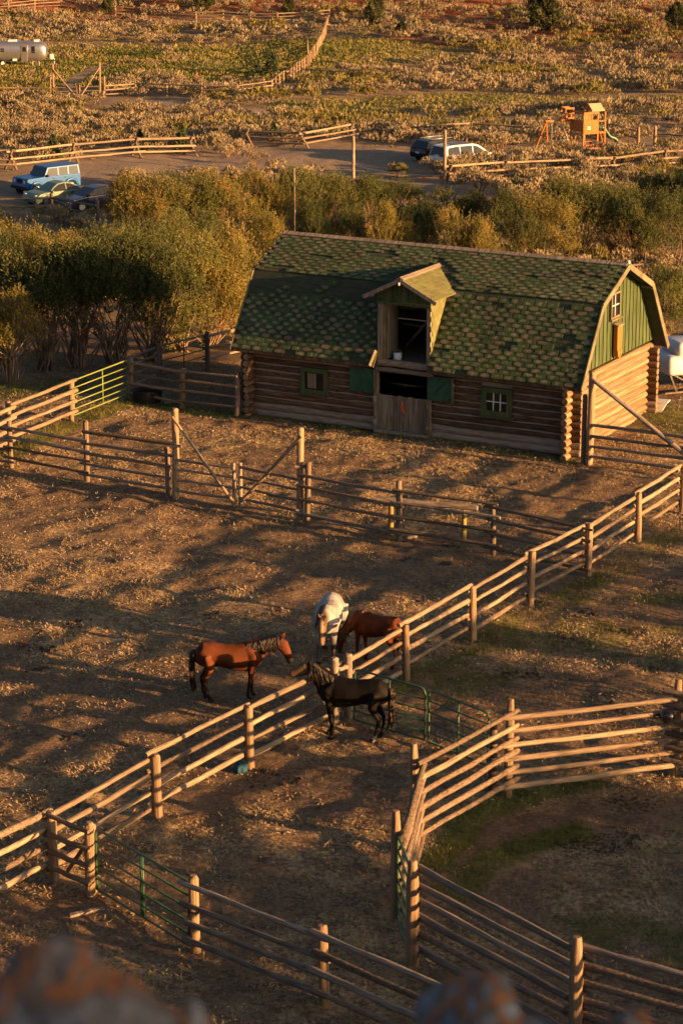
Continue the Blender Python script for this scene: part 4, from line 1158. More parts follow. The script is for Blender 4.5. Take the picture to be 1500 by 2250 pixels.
# ------------------------------------------------------------------ shrubs and trees
def leaf_mat(name, cols, trans=.35, rnd=.16):
    """leaf colour varies by place in the crown and from bush to bush"""
    m = mat(name, cols, .9, .75, 0, rnd=rnd, trans=trans, detail=5)
    return m
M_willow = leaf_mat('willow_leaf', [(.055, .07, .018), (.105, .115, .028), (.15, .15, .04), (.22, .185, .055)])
M_willow2 = leaf_mat('willow_leaf_sunlit', [(.10, .095, .022), (.17, .145, .032), (.23, .185, .045), (.33, .22, .055)])  # golden copy for sunlit bushes, the sunlight put into leaf colour
M_willow3 = leaf_mat('willow_leaf_shaded', [(.035, .05, .015), (.065, .08, .022), (.095, .105, .03), (.13, .125, .04)])  # dark copy for shaded bushes, the shade put into leaf colour
M_sage = leaf_mat('sage_leaf', [(.13, .105, .058), (.24, .19, .108), (.34, .27, .155)], .15, .2)
M_rabbit = leaf_mat('rabbitbrush', [(.08, .08, .025), (.15, .13, .035), (.26, .19, .05)], .2, .2)
M_juniper = leaf_mat('juniper_leaf', [(.022, .034, .012), (.05, .062, .018), (.085, .09, .026)], .1, .15)
M_spruce = leaf_mat('spruce_leaf', [(.03, .05, .022), (.06, .085, .035), (.10, .12, .05)], .1, .15)
M_stem = mat('willow_stem', [(.09, .06, .035), (.19, .125, .075), (.26, .18, .11)], 2, .9, .3, rnd=.2)
def quads_from(c, d, s, L_, W_):
    """leaf rhombi: centre c, along d (length L), across s (width W)"""
    a = c-d*L_*.5; b = c+d*L_*.5
    m1 = c+s*W_*.5-d*L_*.08; m2 = c-s*W_*.5-d*L_*.08
    v = np.stack([a, m1, b, m2], 1).reshape(-1, 3)
    return v
def unit(v): return v/np.maximum(np.linalg.norm(v, axis=1, keepdims=True), 1e-6)
def spray_crown(r, n_sh, per, pos, dirs, ln, leaf_l, leaf_w, droop=.1):
    """shoots at pos heading dirs, with per leaves along each"""
    n = n_sh
    t = np.tile(np.linspace(.1, 1, per), n)
    p0 = np.repeat(pos, per, 0); d0 = np.repeat(dirs, per, 0); l0 = np.repeat(ln, per)
    N_ = n*per
    side = unit(r.normal(0, 1, (N_, 3)))
    side = unit(side - d0*(side*d0).sum(1, keepdims=True))
    c = p0 + d0*(l0*t)[:, None] + side*(.03+.05*r.random(N_))[:, None]*leaf_l/.16
    ld = unit(d0*.8 + side*.75 + r.normal(0, .25, (N_, 3)))
    ls = unit(np.cross(ld, r.normal(0, 1, (N_, 3))))
    L_ = (leaf_l*r.uniform(.7, 1.25, N_)*(1-.25*t))[:, None]; W_ = (leaf_w*r.uniform(.7, 1.3, N_))[:, None]
    return quads_from(c, ld, ls, L_, W_)
def willow_parts(seed, h=4.6, w=2.1, n_sh=1000, per=13, low=.28, lumps=9):
    r = np.random.default_rng(seed)
    # crown = union of lobes; shoots start in the lobes' outer half and head up and out
    lob = []
    for i in range(lumps):
        a = r.uniform(0, math.tau); q = w*math.sqrt(r.random())*.68
        z = h*r.uniform(.42, .80)-.12*q
        lob.append((q*math.cos(a), q*math.sin(a), z, r.uniform(.55, .95)*w*.55, r.uniform(.7, 1.1)*h*.24))
    lob.append((0, 0, h*.62, w*.6, h*.33))
    if low < .15:      # bushes leafy to the ground
        for i in range(6):
            a = r.uniform(0, math.tau); q = w*r.uniform(.45, .72); lob.append((q*math.cos(a), q*math.sin(a), h*r.uniform(.16, .34), w*.42, h*.2))
    lob = np.array(lob)
    k = r.integers(0, len(lob), n_sh)
    u = unit(r.normal(0, 1, (n_sh, 3))); u[:, 2] = np.where(r.random(n_sh) < .75, np.abs(u[:, 2]), u[:, 2])
    rad = r.uniform(.45, 1.0, n_sh)**.6
    P_ = lob[k, :3] + u*np.stack([lob[k, 3], lob[k, 3], lob[k, 4]], 1)*rad[:, None]
    P_[:, 2] = np.maximum(P_[:, 2], low*h*r.uniform(.6, 1.2, n_sh))
    out = P_.copy(); out[:, 2] -= h*.35; out = unit(out)
    D_ = unit(out*.55 + np.array([0, 0, .85]) + r.normal(0, .3, (n_sh, 3)))
    ln = r.uniform(.35, .8, n_sh)*h/4.6
    v = spray_crown(r, n_sh, per, P_, D_, ln, .155, .045)
    # long whips standing out of the crown
    nw = 150
    k = r.integers(0, len(lob), nw); u = unit(r.normal(0, 1, (nw, 3))); u[:, 2] = np.abs(u[:, 2])*.8+.25; u = unit(u)
    P2 = lob[k, :3]+u*np.stack([lob[k, 3], lob[k, 3], lob[k, 4]], 1)*.9
    o2 = P2.copy(); o2[:, 2] -= h*.35; o2 = unit(o2)
    D2 = unit(o2*.45+np.array([0, 0, .9])+r.normal(0, .22, (nw, 3)))
    v = np.concatenate([v, spray_crown(r, nw, 12, P2, D2, r.uniform(.6, 1.15, nw)*h/4.6, .13, .04)])
    q = np.arange(len(v)).reshape(-1, 4)
    mb = MB()
    for i in range(34):
        a = r.uniform(0, math.tau); b0 = r.uniform(0, .42)*w*.5
        tgt = lob[r.integers(len(lob))]; f = r.uniform(.75, 1.1)
        e = Vector((tgt[0]*f+r.normal(0, .25), tgt[1]*f+r.normal(0, .25), tgt[2]*r.uniform(.75, 1.15)))
        s = Vector((math.cos(a)*b0, math.sin(a)*b0, -.15))
        m = s.lerp(e, .5)+Vector((r.normal(0, .18), r.normal(0, .18), .15*h*.3)); m2 = s.lerp(e, .25)+Vector((r.normal(0, .1), r.normal(0, .1), .1))
        r0 = r.uniform(.022, .05)
        mb.tube([s, m2, m, e], [r0, r0*.85, r0*.6, r0*.25], 5, cap=False)
        for j in range(2):
            t = r.uniform(.35, .8); bs_ = s.lerp(e, t); en = bs_+Vector((r.normal(0, .45), r.normal(0, .45), r.uniform(.1, .7)))
            mb.tube([bs_, en], [r0*.4, r0*.15], 4, cap=False)
    return v, q, mb
WIL = []
for i in range(7):
    v, q, mb = willow_parts(100+i, h=4.6, w=[2.0, 2.3, 2.1, 1.7, 2.5, 1.9, 2.2][i], n_sh=1050, per=13, low=[.30, .10, .36, .06, .3, .08, .12][i])
    stems = mb.mesh('stems', M_stem, True)
    WIL.append([(np_mesh('foliage', v, q, m), stems) for m in ((M_willow, M_willow2, M_willow3) if i < 5 else (M_willow, M_willow2, M_willow3))])
def bush(name, label, cat, base, h, var, tone, group=None, wide=1.0, h0=4.6, lib=None):
    lib = lib or WIL
    base = Vector(base)
    e = empty(name, base, random.uniform(0, math.tau), label, cat, group)
    fo, st = lib[var % len(lib)][tone % len(lib[var % len(lib)])]
    s = h/h0
    e.scale = (s*wide, s*wide, s)
    link('foliage', fo, e); 
    if st: link('stems', st, e)
    return e
# each willow: photograph pixel of its foot, height in metres, mesh, leaf tone, width, what marks it out
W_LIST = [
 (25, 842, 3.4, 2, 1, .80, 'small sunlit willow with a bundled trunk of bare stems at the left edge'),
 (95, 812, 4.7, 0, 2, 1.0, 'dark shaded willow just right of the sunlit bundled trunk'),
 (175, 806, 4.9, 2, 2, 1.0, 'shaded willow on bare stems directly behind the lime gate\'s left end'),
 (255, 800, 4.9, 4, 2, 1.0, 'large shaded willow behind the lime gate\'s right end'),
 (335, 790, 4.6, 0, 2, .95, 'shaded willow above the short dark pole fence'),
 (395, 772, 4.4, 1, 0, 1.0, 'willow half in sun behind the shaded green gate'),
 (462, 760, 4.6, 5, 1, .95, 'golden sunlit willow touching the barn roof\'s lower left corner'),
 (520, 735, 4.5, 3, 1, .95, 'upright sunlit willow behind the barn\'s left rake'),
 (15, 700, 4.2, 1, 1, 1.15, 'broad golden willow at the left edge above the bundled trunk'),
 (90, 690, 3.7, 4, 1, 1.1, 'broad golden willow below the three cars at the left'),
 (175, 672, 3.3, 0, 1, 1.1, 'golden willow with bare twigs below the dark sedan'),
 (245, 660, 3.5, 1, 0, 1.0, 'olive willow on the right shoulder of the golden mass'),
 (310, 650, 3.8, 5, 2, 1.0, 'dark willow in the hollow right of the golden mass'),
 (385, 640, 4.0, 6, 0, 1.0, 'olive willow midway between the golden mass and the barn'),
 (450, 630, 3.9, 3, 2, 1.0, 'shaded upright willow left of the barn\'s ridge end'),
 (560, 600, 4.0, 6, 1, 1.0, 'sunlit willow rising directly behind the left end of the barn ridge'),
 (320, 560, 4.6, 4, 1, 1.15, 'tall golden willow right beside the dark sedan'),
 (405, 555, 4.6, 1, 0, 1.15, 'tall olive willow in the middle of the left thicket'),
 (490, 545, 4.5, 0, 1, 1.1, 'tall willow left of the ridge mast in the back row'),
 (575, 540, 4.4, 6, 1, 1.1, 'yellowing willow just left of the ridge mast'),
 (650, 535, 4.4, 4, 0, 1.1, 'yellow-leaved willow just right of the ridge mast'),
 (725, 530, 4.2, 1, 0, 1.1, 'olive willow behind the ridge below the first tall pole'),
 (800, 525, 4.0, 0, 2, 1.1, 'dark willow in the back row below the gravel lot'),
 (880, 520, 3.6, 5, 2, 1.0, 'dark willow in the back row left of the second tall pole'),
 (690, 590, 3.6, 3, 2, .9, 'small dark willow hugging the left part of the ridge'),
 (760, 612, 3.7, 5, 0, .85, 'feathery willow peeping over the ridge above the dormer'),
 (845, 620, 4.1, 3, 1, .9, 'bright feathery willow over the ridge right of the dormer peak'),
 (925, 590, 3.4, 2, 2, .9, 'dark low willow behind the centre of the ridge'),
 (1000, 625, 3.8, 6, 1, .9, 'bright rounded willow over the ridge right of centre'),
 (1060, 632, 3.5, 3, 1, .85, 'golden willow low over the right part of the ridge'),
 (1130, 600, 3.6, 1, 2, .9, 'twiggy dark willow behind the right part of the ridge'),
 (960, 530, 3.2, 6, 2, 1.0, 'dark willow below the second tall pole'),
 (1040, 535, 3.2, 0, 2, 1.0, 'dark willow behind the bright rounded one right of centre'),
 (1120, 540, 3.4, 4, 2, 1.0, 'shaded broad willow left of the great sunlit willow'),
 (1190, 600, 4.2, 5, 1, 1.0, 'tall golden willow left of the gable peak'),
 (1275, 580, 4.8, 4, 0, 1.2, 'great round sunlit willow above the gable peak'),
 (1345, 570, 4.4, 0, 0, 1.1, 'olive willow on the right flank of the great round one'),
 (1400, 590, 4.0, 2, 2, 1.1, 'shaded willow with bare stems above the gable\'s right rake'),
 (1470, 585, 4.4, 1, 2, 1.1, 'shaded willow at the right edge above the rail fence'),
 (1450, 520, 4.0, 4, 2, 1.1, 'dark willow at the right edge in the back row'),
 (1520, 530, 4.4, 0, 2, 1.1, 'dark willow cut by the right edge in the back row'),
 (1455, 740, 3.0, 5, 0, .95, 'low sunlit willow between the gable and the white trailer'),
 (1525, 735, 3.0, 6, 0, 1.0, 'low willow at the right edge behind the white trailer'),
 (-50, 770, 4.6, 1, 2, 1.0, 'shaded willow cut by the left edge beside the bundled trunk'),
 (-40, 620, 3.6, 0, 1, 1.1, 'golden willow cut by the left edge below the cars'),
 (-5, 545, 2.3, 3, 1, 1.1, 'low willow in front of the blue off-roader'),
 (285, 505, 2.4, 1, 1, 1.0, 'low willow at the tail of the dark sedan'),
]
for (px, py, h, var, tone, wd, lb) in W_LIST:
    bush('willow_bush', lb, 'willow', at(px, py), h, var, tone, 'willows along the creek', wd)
# bundled trunk of the sunlit willow
tb = at(25, 842)
e = empty('stem_bundle', tb, 0, 'thick bundle of sunlit bare willow stems splaying up from the ground', 'stump')
r = np.random.default_rng(5)
for i in range(34):
    a = r.uniform(0, math.tau); q = r.uniform(.05, .26)
    s = Vector((math.cos(a)*q, math.sin(a)*q, -.1)); o_ = r.uniform(.3, 1.3)
    pts = [s, s+Vector((math.cos(a)*.03, math.sin(a)*.03, .5)), s+Vector((math.cos(a)*.1*o_+r.normal(0, .05), math.sin(a)*.1*o_, 1.1)), s+Vector((math.cos(a)*.9*o_+r.normal(0, .1), math.sin(a)*.9*o_, 1.5+r.uniform(-.3, .5)))]
    MB().tube(pts, [.035, .033, .027, .01], 6).build('stem', M_pole, e, True)

# ---- sagebrush
def sage_quads(seed, n, h=1.0, w=.75, ll=.2, lw=.07):
    r = np.random.default_rng(seed)
    lob = [(0, 0, .35*h, w*.6, h*.5)] + [(r.normal(0, w*.45), r.normal(0, w*.45), h*r.uniform(.25, .5), w*r.uniform(.35, .5), h*r.uniform(.3, .48)) for _ in range(4)]
    lob = np.array(lob); k = r.integers(0, len(lob), n)
    u = unit(r.normal(0, 1, (n, 3))); u[:, 2] = np.abs(u[:, 2])
    P_ = lob[k, :3]+u*np.stack([lob[k, 3], lob[k, 3], lob[k, 4]], 1)*(r.uniform(.5, 1, n)**.5)[:, None]
    D_ = unit(u*.6+np.array([0, 0, .9])+r.normal(0, .3, (n, 3)))
    S_ = unit(np.cross(D_, r.normal(0, 1, (n, 3))))
    v = quads_from(P_, D_, S_, (ll*r.uniform(.7, 1.4, n))[:, None], (lw*r.uniform(.7, 1.3, n))[:, None])
    return v
SAGE = []
for i in range(6):
    v = sage_quads(300+i, 800, 1.0, .8, .13, .04)
    mb = MB(); r = np.random.default_rng(i)
    for k in range(9):
        a = r.uniform(0, math.tau); mb.tube([(0, 0, -.1), (math.cos(a)*.2, math.sin(a)*.2, .2), (math.cos(a)*.5, math.sin(a)*.5, .55)], [.03, .02, .006], 4, cap=False)
    st = mb.mesh('stems', M_stem, True)
    q = np.arange(len(v)).reshape(-1, 4)
    SAGE.append([(np_mesh('foliage', v, q, m), st) for m in (M_sage, M_rabbit)])
r = np.random.default_rng(44)
n = 26000
yy = np.sqrt(r.uniform(132**2, 376**2, n)); xx = r.uniform(-.146, .146, n)*yy
g_, v_, rd_, _ = zones(xx, yy)
dens = np.clip(.95-1.2*v_, 0, 1)*np.clip(1-.97*(g_ > .25), 0.03, 1)*sstep(.34, .56, fbm(xx/9, yy/9, 71, 3)+.12)
dens *= np.where(yy < 160, .35, 1)
zz = height(xx, yy)
keep = r.random(n) < dens*.30
# keep the ground clear where cars, trailer, playset and tables stand
clear = [((40, 440), (250, 450), 4.0), ((900, 372), (1095, 368), 3.0), ((-60, 138), (120, 138), 3.5), ((1220, 322), (1370, 330), 2.6), ((325, 178), (365, 178), 2.5), ((114, 217), (222, 215), 3.0)]
for a, b, rad in clear:
    a, b = at(*a), at(*b); vx, vy = b.x-a.x, b.y-a.y
    t = np.clip(((xx-a.x)*vx+(yy-a.y)*vy)/(vx*vx+vy*vy), 0, 1)
    keep &= np.hypot(xx-a.x-t*vx, yy-a.y-t*vy) > rad
flines = [[(-60, 217), (112, 218), (230, 214), (443, 213), (521, 215), (597, 204)], [(-40, 30), (134, 17), (254, 34), (431, 46), (667, 46), (722, 42)], [(-110, 372), (25, 372), (162, 356), (300, 346), (418, 341)], [(988, 402), (1109, 396), (1345, 386), (1459, 368)], [(597, 204), (640, 178), (676, 147), (697, 118), (712, 83), (724, 46)], [(916, 303), (1036, 300), (1150, 306)], [(541, 320), (662, 324), (770, 306)]]
for fl in flines:
    for (ax, ay), (bx, by) in seg(*fl):
        vx, vy = bx-ax, by-ay
        t = np.clip(((xx-ax)*vx+(yy+1.2-ay)*vy)/(vx*vx+vy*vy), 0, 1)
        keep &= np.hypot(xx-ax-t*vx, (yy+1.2-ay-t*vy)*.6) > 1.3
xx, yy, zz = xx[keep], yy[keep], zz[keep]
# thin out overlapping ones
cell = {}
sel = []
sz = r.uniform(.7, 1.5, len(xx))*(.75+.7*fbm(xx/14, yy/14, 73, 3))
for i in range(len(xx)):
    key = (int(xx[i]/1.05), int(yy[i]/1.05))
    if key in cell: continue
    cell[key] = 1; sel.append(i)
xx, yy, zz, sz = xx[sel], yy[sel], zz[sel], sz[sel]
rabb = (fbm(xx/12, yy/12, 83, 3) > .64) | (r.random(len(xx)) < .05)
extra = [(1290, 392, 1.9), (1055, 420, 1.9), (1095, 425, 1.4), (1220, 405, 1.5), (1150, 415, 1.6), (1060, 372, 1.6), (1000, 378, 1.5), (1030, 376, 1.4), (1090, 374, 1.5), (1130, 368, 1.6), (1170, 362, 1.7), (1210, 352, 1.6), (1250, 345, 1.5), (1010, 402, 1.3), (960, 382, 1.2), (1180, 442, 1.8), (1240, 440, 2.0), (1130, 450, 1.6), (1300, 425, 1.6), (1370, 400, 1.5), (1420, 385, 1.4), (1330, 345, 1.3), (1360, 352, 1.3), (1470, 352, 1.5), (600, 425, 1.6), (520, 340, 1.3), (500, 345, 1.2), (1100, 395, 1.4), (1200, 380, 1.5), (1150, 385, 1.3), (1260, 372, 1.4), (1400, 362, 1.3), (1480, 330, 1.3), (560, 362, 1.1)]
order = np.argsort(-sz/yy)
NI = 300-len(extra)
for k, i in enumerate(order[:NI]):
    sage = not rabb[i]
    bush('sagebrush' if sage else 'rabbitbrush', 'silvery sagebrush mound on the dry flat beyond the creek' if sage else 'yellow flowering rabbitbrush among the silvery sagebrush beyond the creek', 'sagebrush' if sage else 'rabbitbrush', (xx[i], yy[i], zz[i]-.03), sz[i], k, 0 if sage else 1, 'sagebrush beyond the creek' if sage else 'rabbitbrush beyond the creek', 1.1, 1.0, SAGE)
for k, (px, py, h) in enumerate(extra):
    bush('sagebrush', 'tall sagebrush clump beside the gravel lot and buck fences', 'sagebrush', at(px, py), h, k, 0, 'tall sagebrush round the gravel lot', 1.05, 1.0, SAGE)
rest = order[NI:]
print('sage stuff', len(rest))
small = [sage_quads(400+i, 120, 1.0, .8, .22, .075) for i in range(8)]
core = []
def scatter(idx, m, name, label, cat):
    V = []
    for i in idx:
        b = small[i % 8]; a = (i*2.399) % math.tau; s = sz[i]
        c, s_ = math.cos(a)*s*1.15, math.sin(a)*s*1.15
        v = np.empty_like(b); v[:, 0] = b[:, 0]*c-b[:, 1]*s_+xx[i]; v[:, 1] = b[:, 0]*s_+b[:, 1]*c+yy[i]; v[:, 2] = b[:, 2]*s+zz[i]-.03
        V.append(v)
    V = np.concatenate(V)
    o = link(name, np_mesh(name, V, np.arange(len(V)).reshape(-1, 4), m))
    tag(o, label, cat, kind='stuff')
scatter([i for i in rest if not rabb[i]], M_sage, 'sagebrush_cover', 'silvery sagebrush covering the far flats and hillside', 'sagebrush')
scatter([i for i in rest if rabb[i]], M_rabbit, 'rabbitbrush_cover', 'yellow rabbitbrush and weeds mixed into the far sagebrush', 'rabbitbrush')
# low weeds and grass tufts over the far ground
n = 4500
wy = np.sqrt(r.uniform(120**2, 376**2, n)); wx = r.uniform(-.146, .146, n)*wy
g2, v2_, _, _ = zones(wx, wy)
k2 = r.random(n) < np.clip(.9-1.1*v2_, 0, 1)*np.where(g2 > .3, .25, 1)
xx, yy = wx[k2], wy[k2]; zz = height(xx, yy); sz = r.uniform(.12, .32, len(xx))
small = [sage_quads(500+i, 16, 1.0, .9, .6, .22) for i in range(8)]
scatter(list(range(len(xx))), M_rabbit, 'weed_cover', 'low yellow-green weeds and dry tufts between the sagebrush', 'weeds')

# ---- junipers and small spruces
def conifer_mesh(seed, h, w, n, shape, m, ll=.2, lw=.07):
    r = np.random.default_rng(seed)
    t = r.random(n)**.8
    if shape == 'round': prof = np.sin(np.clip(t*.93+.07, 0, 1)*math.pi)**.6*(1-.25*t)
    else: prof = (1-t)**.85+.02
    a = r.uniform(0, math.tau, n)
    bump = .8+.25*np.sin(a*3+seed+t*9)+.15*np.sin(a*7+t*17)
    q = w*prof*bump*r.uniform(.55, 1, n)**.5
    P_ = np.stack([np.cos(a)*q, np.sin(a)*q, h*(.04+.96*t)], 1)
    D_ = unit(np.stack([np.cos(a), np.sin(a), np.full(n, .8 if shape == 'round' else .1)], 1)+r.normal(0, .35, (n, 3)))
    S_ = unit(np.cross(D_, r.normal(0, 1, (n, 3))))
    v = quads_from(P_, D_, S_, (ll*r.uniform(.7, 1.4, n))[:, None], (lw*r.uniform(.7, 1.3, n))[:, None])
    tr = MB().tube([(0, 0, -.2), (0, 0, h*.5), (0, 0, h*.9)], [.05*h, .03*h, .006*h], 6).mesh('trunk', M_stem, True)
    return np_mesh('crown', v, np.arange(len(v)).reshape(-1, 4), m), tr
JUN = [conifer_mesh(700+i, 4.0, 1.75, 4200, 'round', M_juniper, .3, .11) for i in range(3)]
SPR = [conifer_mesh(710+i, 1.0, .36, 900, 'cone', M_spruce, .16, .045) for i in range(2)]
def tree(name, label, cat, base, h, h0, lib, var, wide=1.0):
    e = empty(name, base, var*1.7, label, cat); s = h/h0; e.scale = (s*wide, s*wide, s)
    cr, tr = lib[var % len(lib)]
    link('crown', cr, e); link('trunk', tr, e); return e
tree('juniper_tree', 'narrow dark juniper at the top edge right of the curving fence', 'juniper', at(823, 55), 4.6, 4.0, JUN, 0, .68)
tree('juniper_tree', 'largest dark round juniper on the hillside at the top right', 'juniper', at(1192, 68), 5.4, 4.0, JUN, 1, 1.05)
tree('juniper_tree', 'dark juniper at the right edge of the hillside', 'juniper', at(1484, 78), 4.2, 4.0, JUN, 2, .9)
tree('juniper_tree', 'dark juniper touching the top edge above the long far fence', 'juniper', at(445, 27), 4.4, 4.0, JUN, 1, 1.0)
tree('juniper_tree', 'small green juniper by the upper end of the curving fence', 'juniper', at(633, 34), 2.2, 4.0, JUN, 0, 1.1)
tree('juniper_tree', 'small dark juniper on the slope left of the largest one', 'juniper', at(882, 82), 2.0, 4.0, JUN, 2, 1.1)
tree('juniper_tree', 'small dark juniper beside the far fence at the upper left', 'juniper', at(236, 33), 2.2, 4.0, JUN, 2, 1.1)
tree('spruce_sapling', 'young spruce behind the buck fence left of centre', 'spruce', at(400, 337), 2.1, 1.0, SPR, 0, 1.0)
tree('spruce_sapling', 'young spruce beside the short buck fence near the first tall pole', 'spruce', at(602, 318), 1.7, 1.0, SPR, 1, 1.0)
tree('spruce_sapling', 'young spruce above the blue off-roader behind the buck fence', 'spruce', at(118, 346), 1.7, 1.0, SPR, 0, 1.1)
tree('spruce_sapling', 'young spruce between two bucks of the left fence', 'spruce', at(308, 330), 1.6, 1.0, SPR, 1, 1.1)
tree('spruce_sapling', 'pale young spruce in the meadow left of the curving fence', 'spruce', at(597, 165), 2.4, 1.0, SPR, 1, 1.3)
tree('spruce_sapling', 'pale spruce at the meadow edge near the fire pit', 'spruce', at(568, 172), 1.9, 1.0, SPR, 0, 1.1)
# ---- scrub on the bank right of the corrals; its long shadows reach across the pens
SHADE = [(7.4, 34.3, 1.57, 5), (7.2, 35.7, 1.5, 6), (8.2, 36.8, 1.54, 0), (9.2, 37.4, 1.23, 0), (7.5, 39.6, 1.13, 2), (10.2, 39.2, 1.23, 6), (8.9, 41.3, 1.37, 1), (11.5, 40.9, 1.0, 6), (11.9, 41.7, 1.52, 2), (10.3, 43.7, 1.53, 5), (12.7, 43.5, 1.41, 3), (11.7, 45.2, 1.1, 1), (12.0, 46.1, 1.49, 4), (13.3, 46.3, 1.2, 2), (12.8, 47.7, 1.42, 1), (14.4, 48.1, 1.03, 0), (14.3, 28.1, 3.1, 4), (15.2, 29.8, 3.28, 0), (17.2, 30.6, 3.32, 1), (16.2, 32.7, 3.52, 3), (17.4, 33.9, 3.22, 6), (19.0, 34.9, 3.48, 2), (18.0, 37.7, 3.65, 0), (20.3, 38.1, 3.06, 1), (22.5, 38.7, 3.25, 2), (21.2, 41.5, 3.5, 5), (23.2, 42.1, 3.7, 1), (9.4, 52.8, 2.2, 0), (11.9, 54.3, 2.7, 4), (13.7, 55.6, 2.9, 4), (12.0, 58.8, 2.2, 3), (14.5, 61.4, 2.8, 0), (16.3, 62.7, 2.4, 1), (15.3, 66.0, 2.4, 5), (15.6, 68.7, 1.6, 4)]
for k, (x, y, h, var) in enumerate(SHADE):
    bush('willow_bush', 'willow on the scrubby bank to the right of the corrals', 'willow', (x, y, gz(x, y)-.05), h, var, 0, 'willows on the bank right of the corrals', 1.25)
# ------------------------------------------------------------------ horses: each body one continuous surface
M_coat = bpy.data.materials.new('horse_coat'); M_coat.use_nodes = True
def coat_material(m):
    nt = m.node_tree; N = nt.nodes; L = nt.links; bs = N['Principled BSDF']
    at_ = N.new('ShaderNodeAttribute'); at_.attribute_name = 'coat'
    tc = N.new('ShaderNodeTexCoord'); no = N.new('ShaderNodeTexNoise'); no.inputs['Scale'].default_value = 3.2; no.inputs['Detail'].default_value = 5
    L.new(tc.outputs['Object'], no.inputs['Vector'])
    mr = N.new('ShaderNodeMapRange'); mr.inputs['From Min'].default_value = .3; mr.inputs['From Max'].default_value = .7; mr.inputs['To Min'].default_value = .55; mr.inputs['To Max'].default_value = 1.25
    L.new(no.outputs['Fac'], mr.inputs[0])
    hs = N.new('ShaderNodeHueSaturation'); L.new(at_.outputs['Color'], hs.inputs['Color']); L.new(mr.outputs[0], hs.inputs['Value'])
    L.new(hs.outputs[0], bs.inputs['Base Color'])
    bs.inputs['Roughness'].default_value = .7; bs.inputs['Specular IOR Level'].default_value = .12
    n2 = N.new('ShaderNodeTexNoise'); n2.inputs['Scale'].default_value = 60; L.new(tc.outputs['Object'], n2.inputs['Vector'])
    b = N.new('ShaderNodeBump'); b.inputs['Strength'].default_value = .15; b.inputs['Distance'].default_value = .01; L.new(n2.outputs['Fac'], b.inputs['Height']); L.new(b.outputs[0], bs.inputs['Normal'])
coat_material(M_coat)
def horse(label, loc, yaw, size, neck, head, coat, mane_col, dy=(0, 0, 0, 0), dx=(0, 0, 0, 0), mane_side=1, tail_len=.98, name='horse', forelock=True, sidebend=0.0):
    """neck/head: chains of (x, z, radius along the plane, radius across); legs order: front left, front right, hind left, hind right"""
    mb = MB()
    trunk = [(-.87, 1.17, .07, .06), (-.80, 1.14, .21, .16), (-.66, 1.12, .305, .245), (-.46, 1.135, .285, .26), (-.20, 1.095, .28, .275), (.06, 1.055, .325, .295), (.30, 1.055, .36, .275), (.50, 1.09, .345, .235), (.66, 1.12, .27, .185), (.77, 1.10, .13, .11)]
    mb.tube([(x, 0, z) for x, z, a, b in trunk], [(a, b) for x, z, a, b in trunk], 18)
    nb = [(.40, 1.19, .26, .17)]+neck
    def Y(x): return sidebend*max(0, x-.6)**1.3
    mb.tube([(x, Y(x), z) for x, z, a, b in nb], [(a, b) for x, z, a, b in nb], 14)
    mb.tube([(x, Y(x), z) for x, z, a, b in head], [(a, b) for x, z, a, b in head], 14)
    # cheek (jaw) and withers
    mb.tube([(.18, 0, 1.30), (.36, 0, 1.35), (.52, 0, 1.30)], [.05, .09, .07], 10)
    for i, s in enumerate((1, -1)):
        o = dx[i]; w = .15*s
        mb.tube([(.52, w*.72, 1.12), (.50, w, .92), (.49+o*.25, w, .74), (.49+o*.5, w, .50), (.485+o*.55, w, .44), (.475+o*.85, w, .24), (.475+o*.9, w, .15), (.50+o, w, .075), (.515+o, w, .03), (.52+o, w, 0)],
                [(.17, .085), (.12, .095), (.085, .075), (.058, .055), (.055, .052), (.037, .034), (.047, .043), (.045, .042), (.06, .055), (.064, .058)], 10)
    for i, s in enumerate((1, -1)):
        o = dx[2+i]; w = .145*s
        mb.tube([(-.58, w*.75, 1.12), (-.52, w*1.1, .92), (-.53+o*.2, w*1.1, .78), (-.62+o*.4, w, .64), (-.71+o*.55, w, .53), (-.715+o*.6, w, .46), (-.70+o*.85, w, .28), (-.69+o*.9, w, .16), (-.655+o, w, .08), (-.64+o, w, .03), (-.635+o, w, 0)],
                [(.25, .11), (.20, .125), (.14, .10), (.085, .07), (.062, .05), (.055, .047), (.042, .037), (.048, .043), (.046, .042), (.06, .054), (.063, .057)], 10)
    for s in (-1, 1):
        mb.tube([(-.72, s*.13, 1.22), (-.60, s*.19, 1.08), (-.55, s*.185, .92)], [(.12, .07), (.17, .10), (.10, .07)], 10)
        mb.tube([(.36, s*.16, 1.28), (.48, s*.215, 1.10), (.58, s*.185, .98)], [(.07, .05), (.13, .075), (.08, .06)], 10)
        hm_ = head[1]; mb.tube([(head[0][0]*.4+hm_[0]*.6-.02, Y(hm_[0])+s*.05, head[0][1]*.4+hm_[1]*.6-.05), (hm_[0], Y(hm_[0])+s*.05, hm_[1]-.03)], [(.09, .05), (.075, .045)], 8)
    # ears
    hx, hz = head[0][0], head[0][1]
    d = Vector((head[1][0]-head[0][0], 0, head[1][1]-head[0][1])).normalized()
    upn = Vector((-d.z, 0, d.x)) if -d.z*0+d.x >= 0 else Vector((d.z, 0, -d.x))
    for s in (-1, 1):
        b0 = Vector((hx, Y(hx)+s*.055, hz))+upn*.08
        mb.tube([b0, b0+upn*.06+Vector((0, s*.015, 0)), b0+upn*.13+Vector((0, s*.02, 0)), b0+upn*.18+Vector((0, s*.015, 0))], [(.03, .03), (.038, .028), (.028, .02), (.008, .008)], 8)
    tmp = bpy.data.objects.new('tmp', mb.mesh('tmp', M_coat)); COL.objects.link(tmp)
    md = tmp.modifiers.new('r', 'REMESH'); md.mode = 'VOXEL'; md.voxel_size = .020; md.use_smooth_shade = True
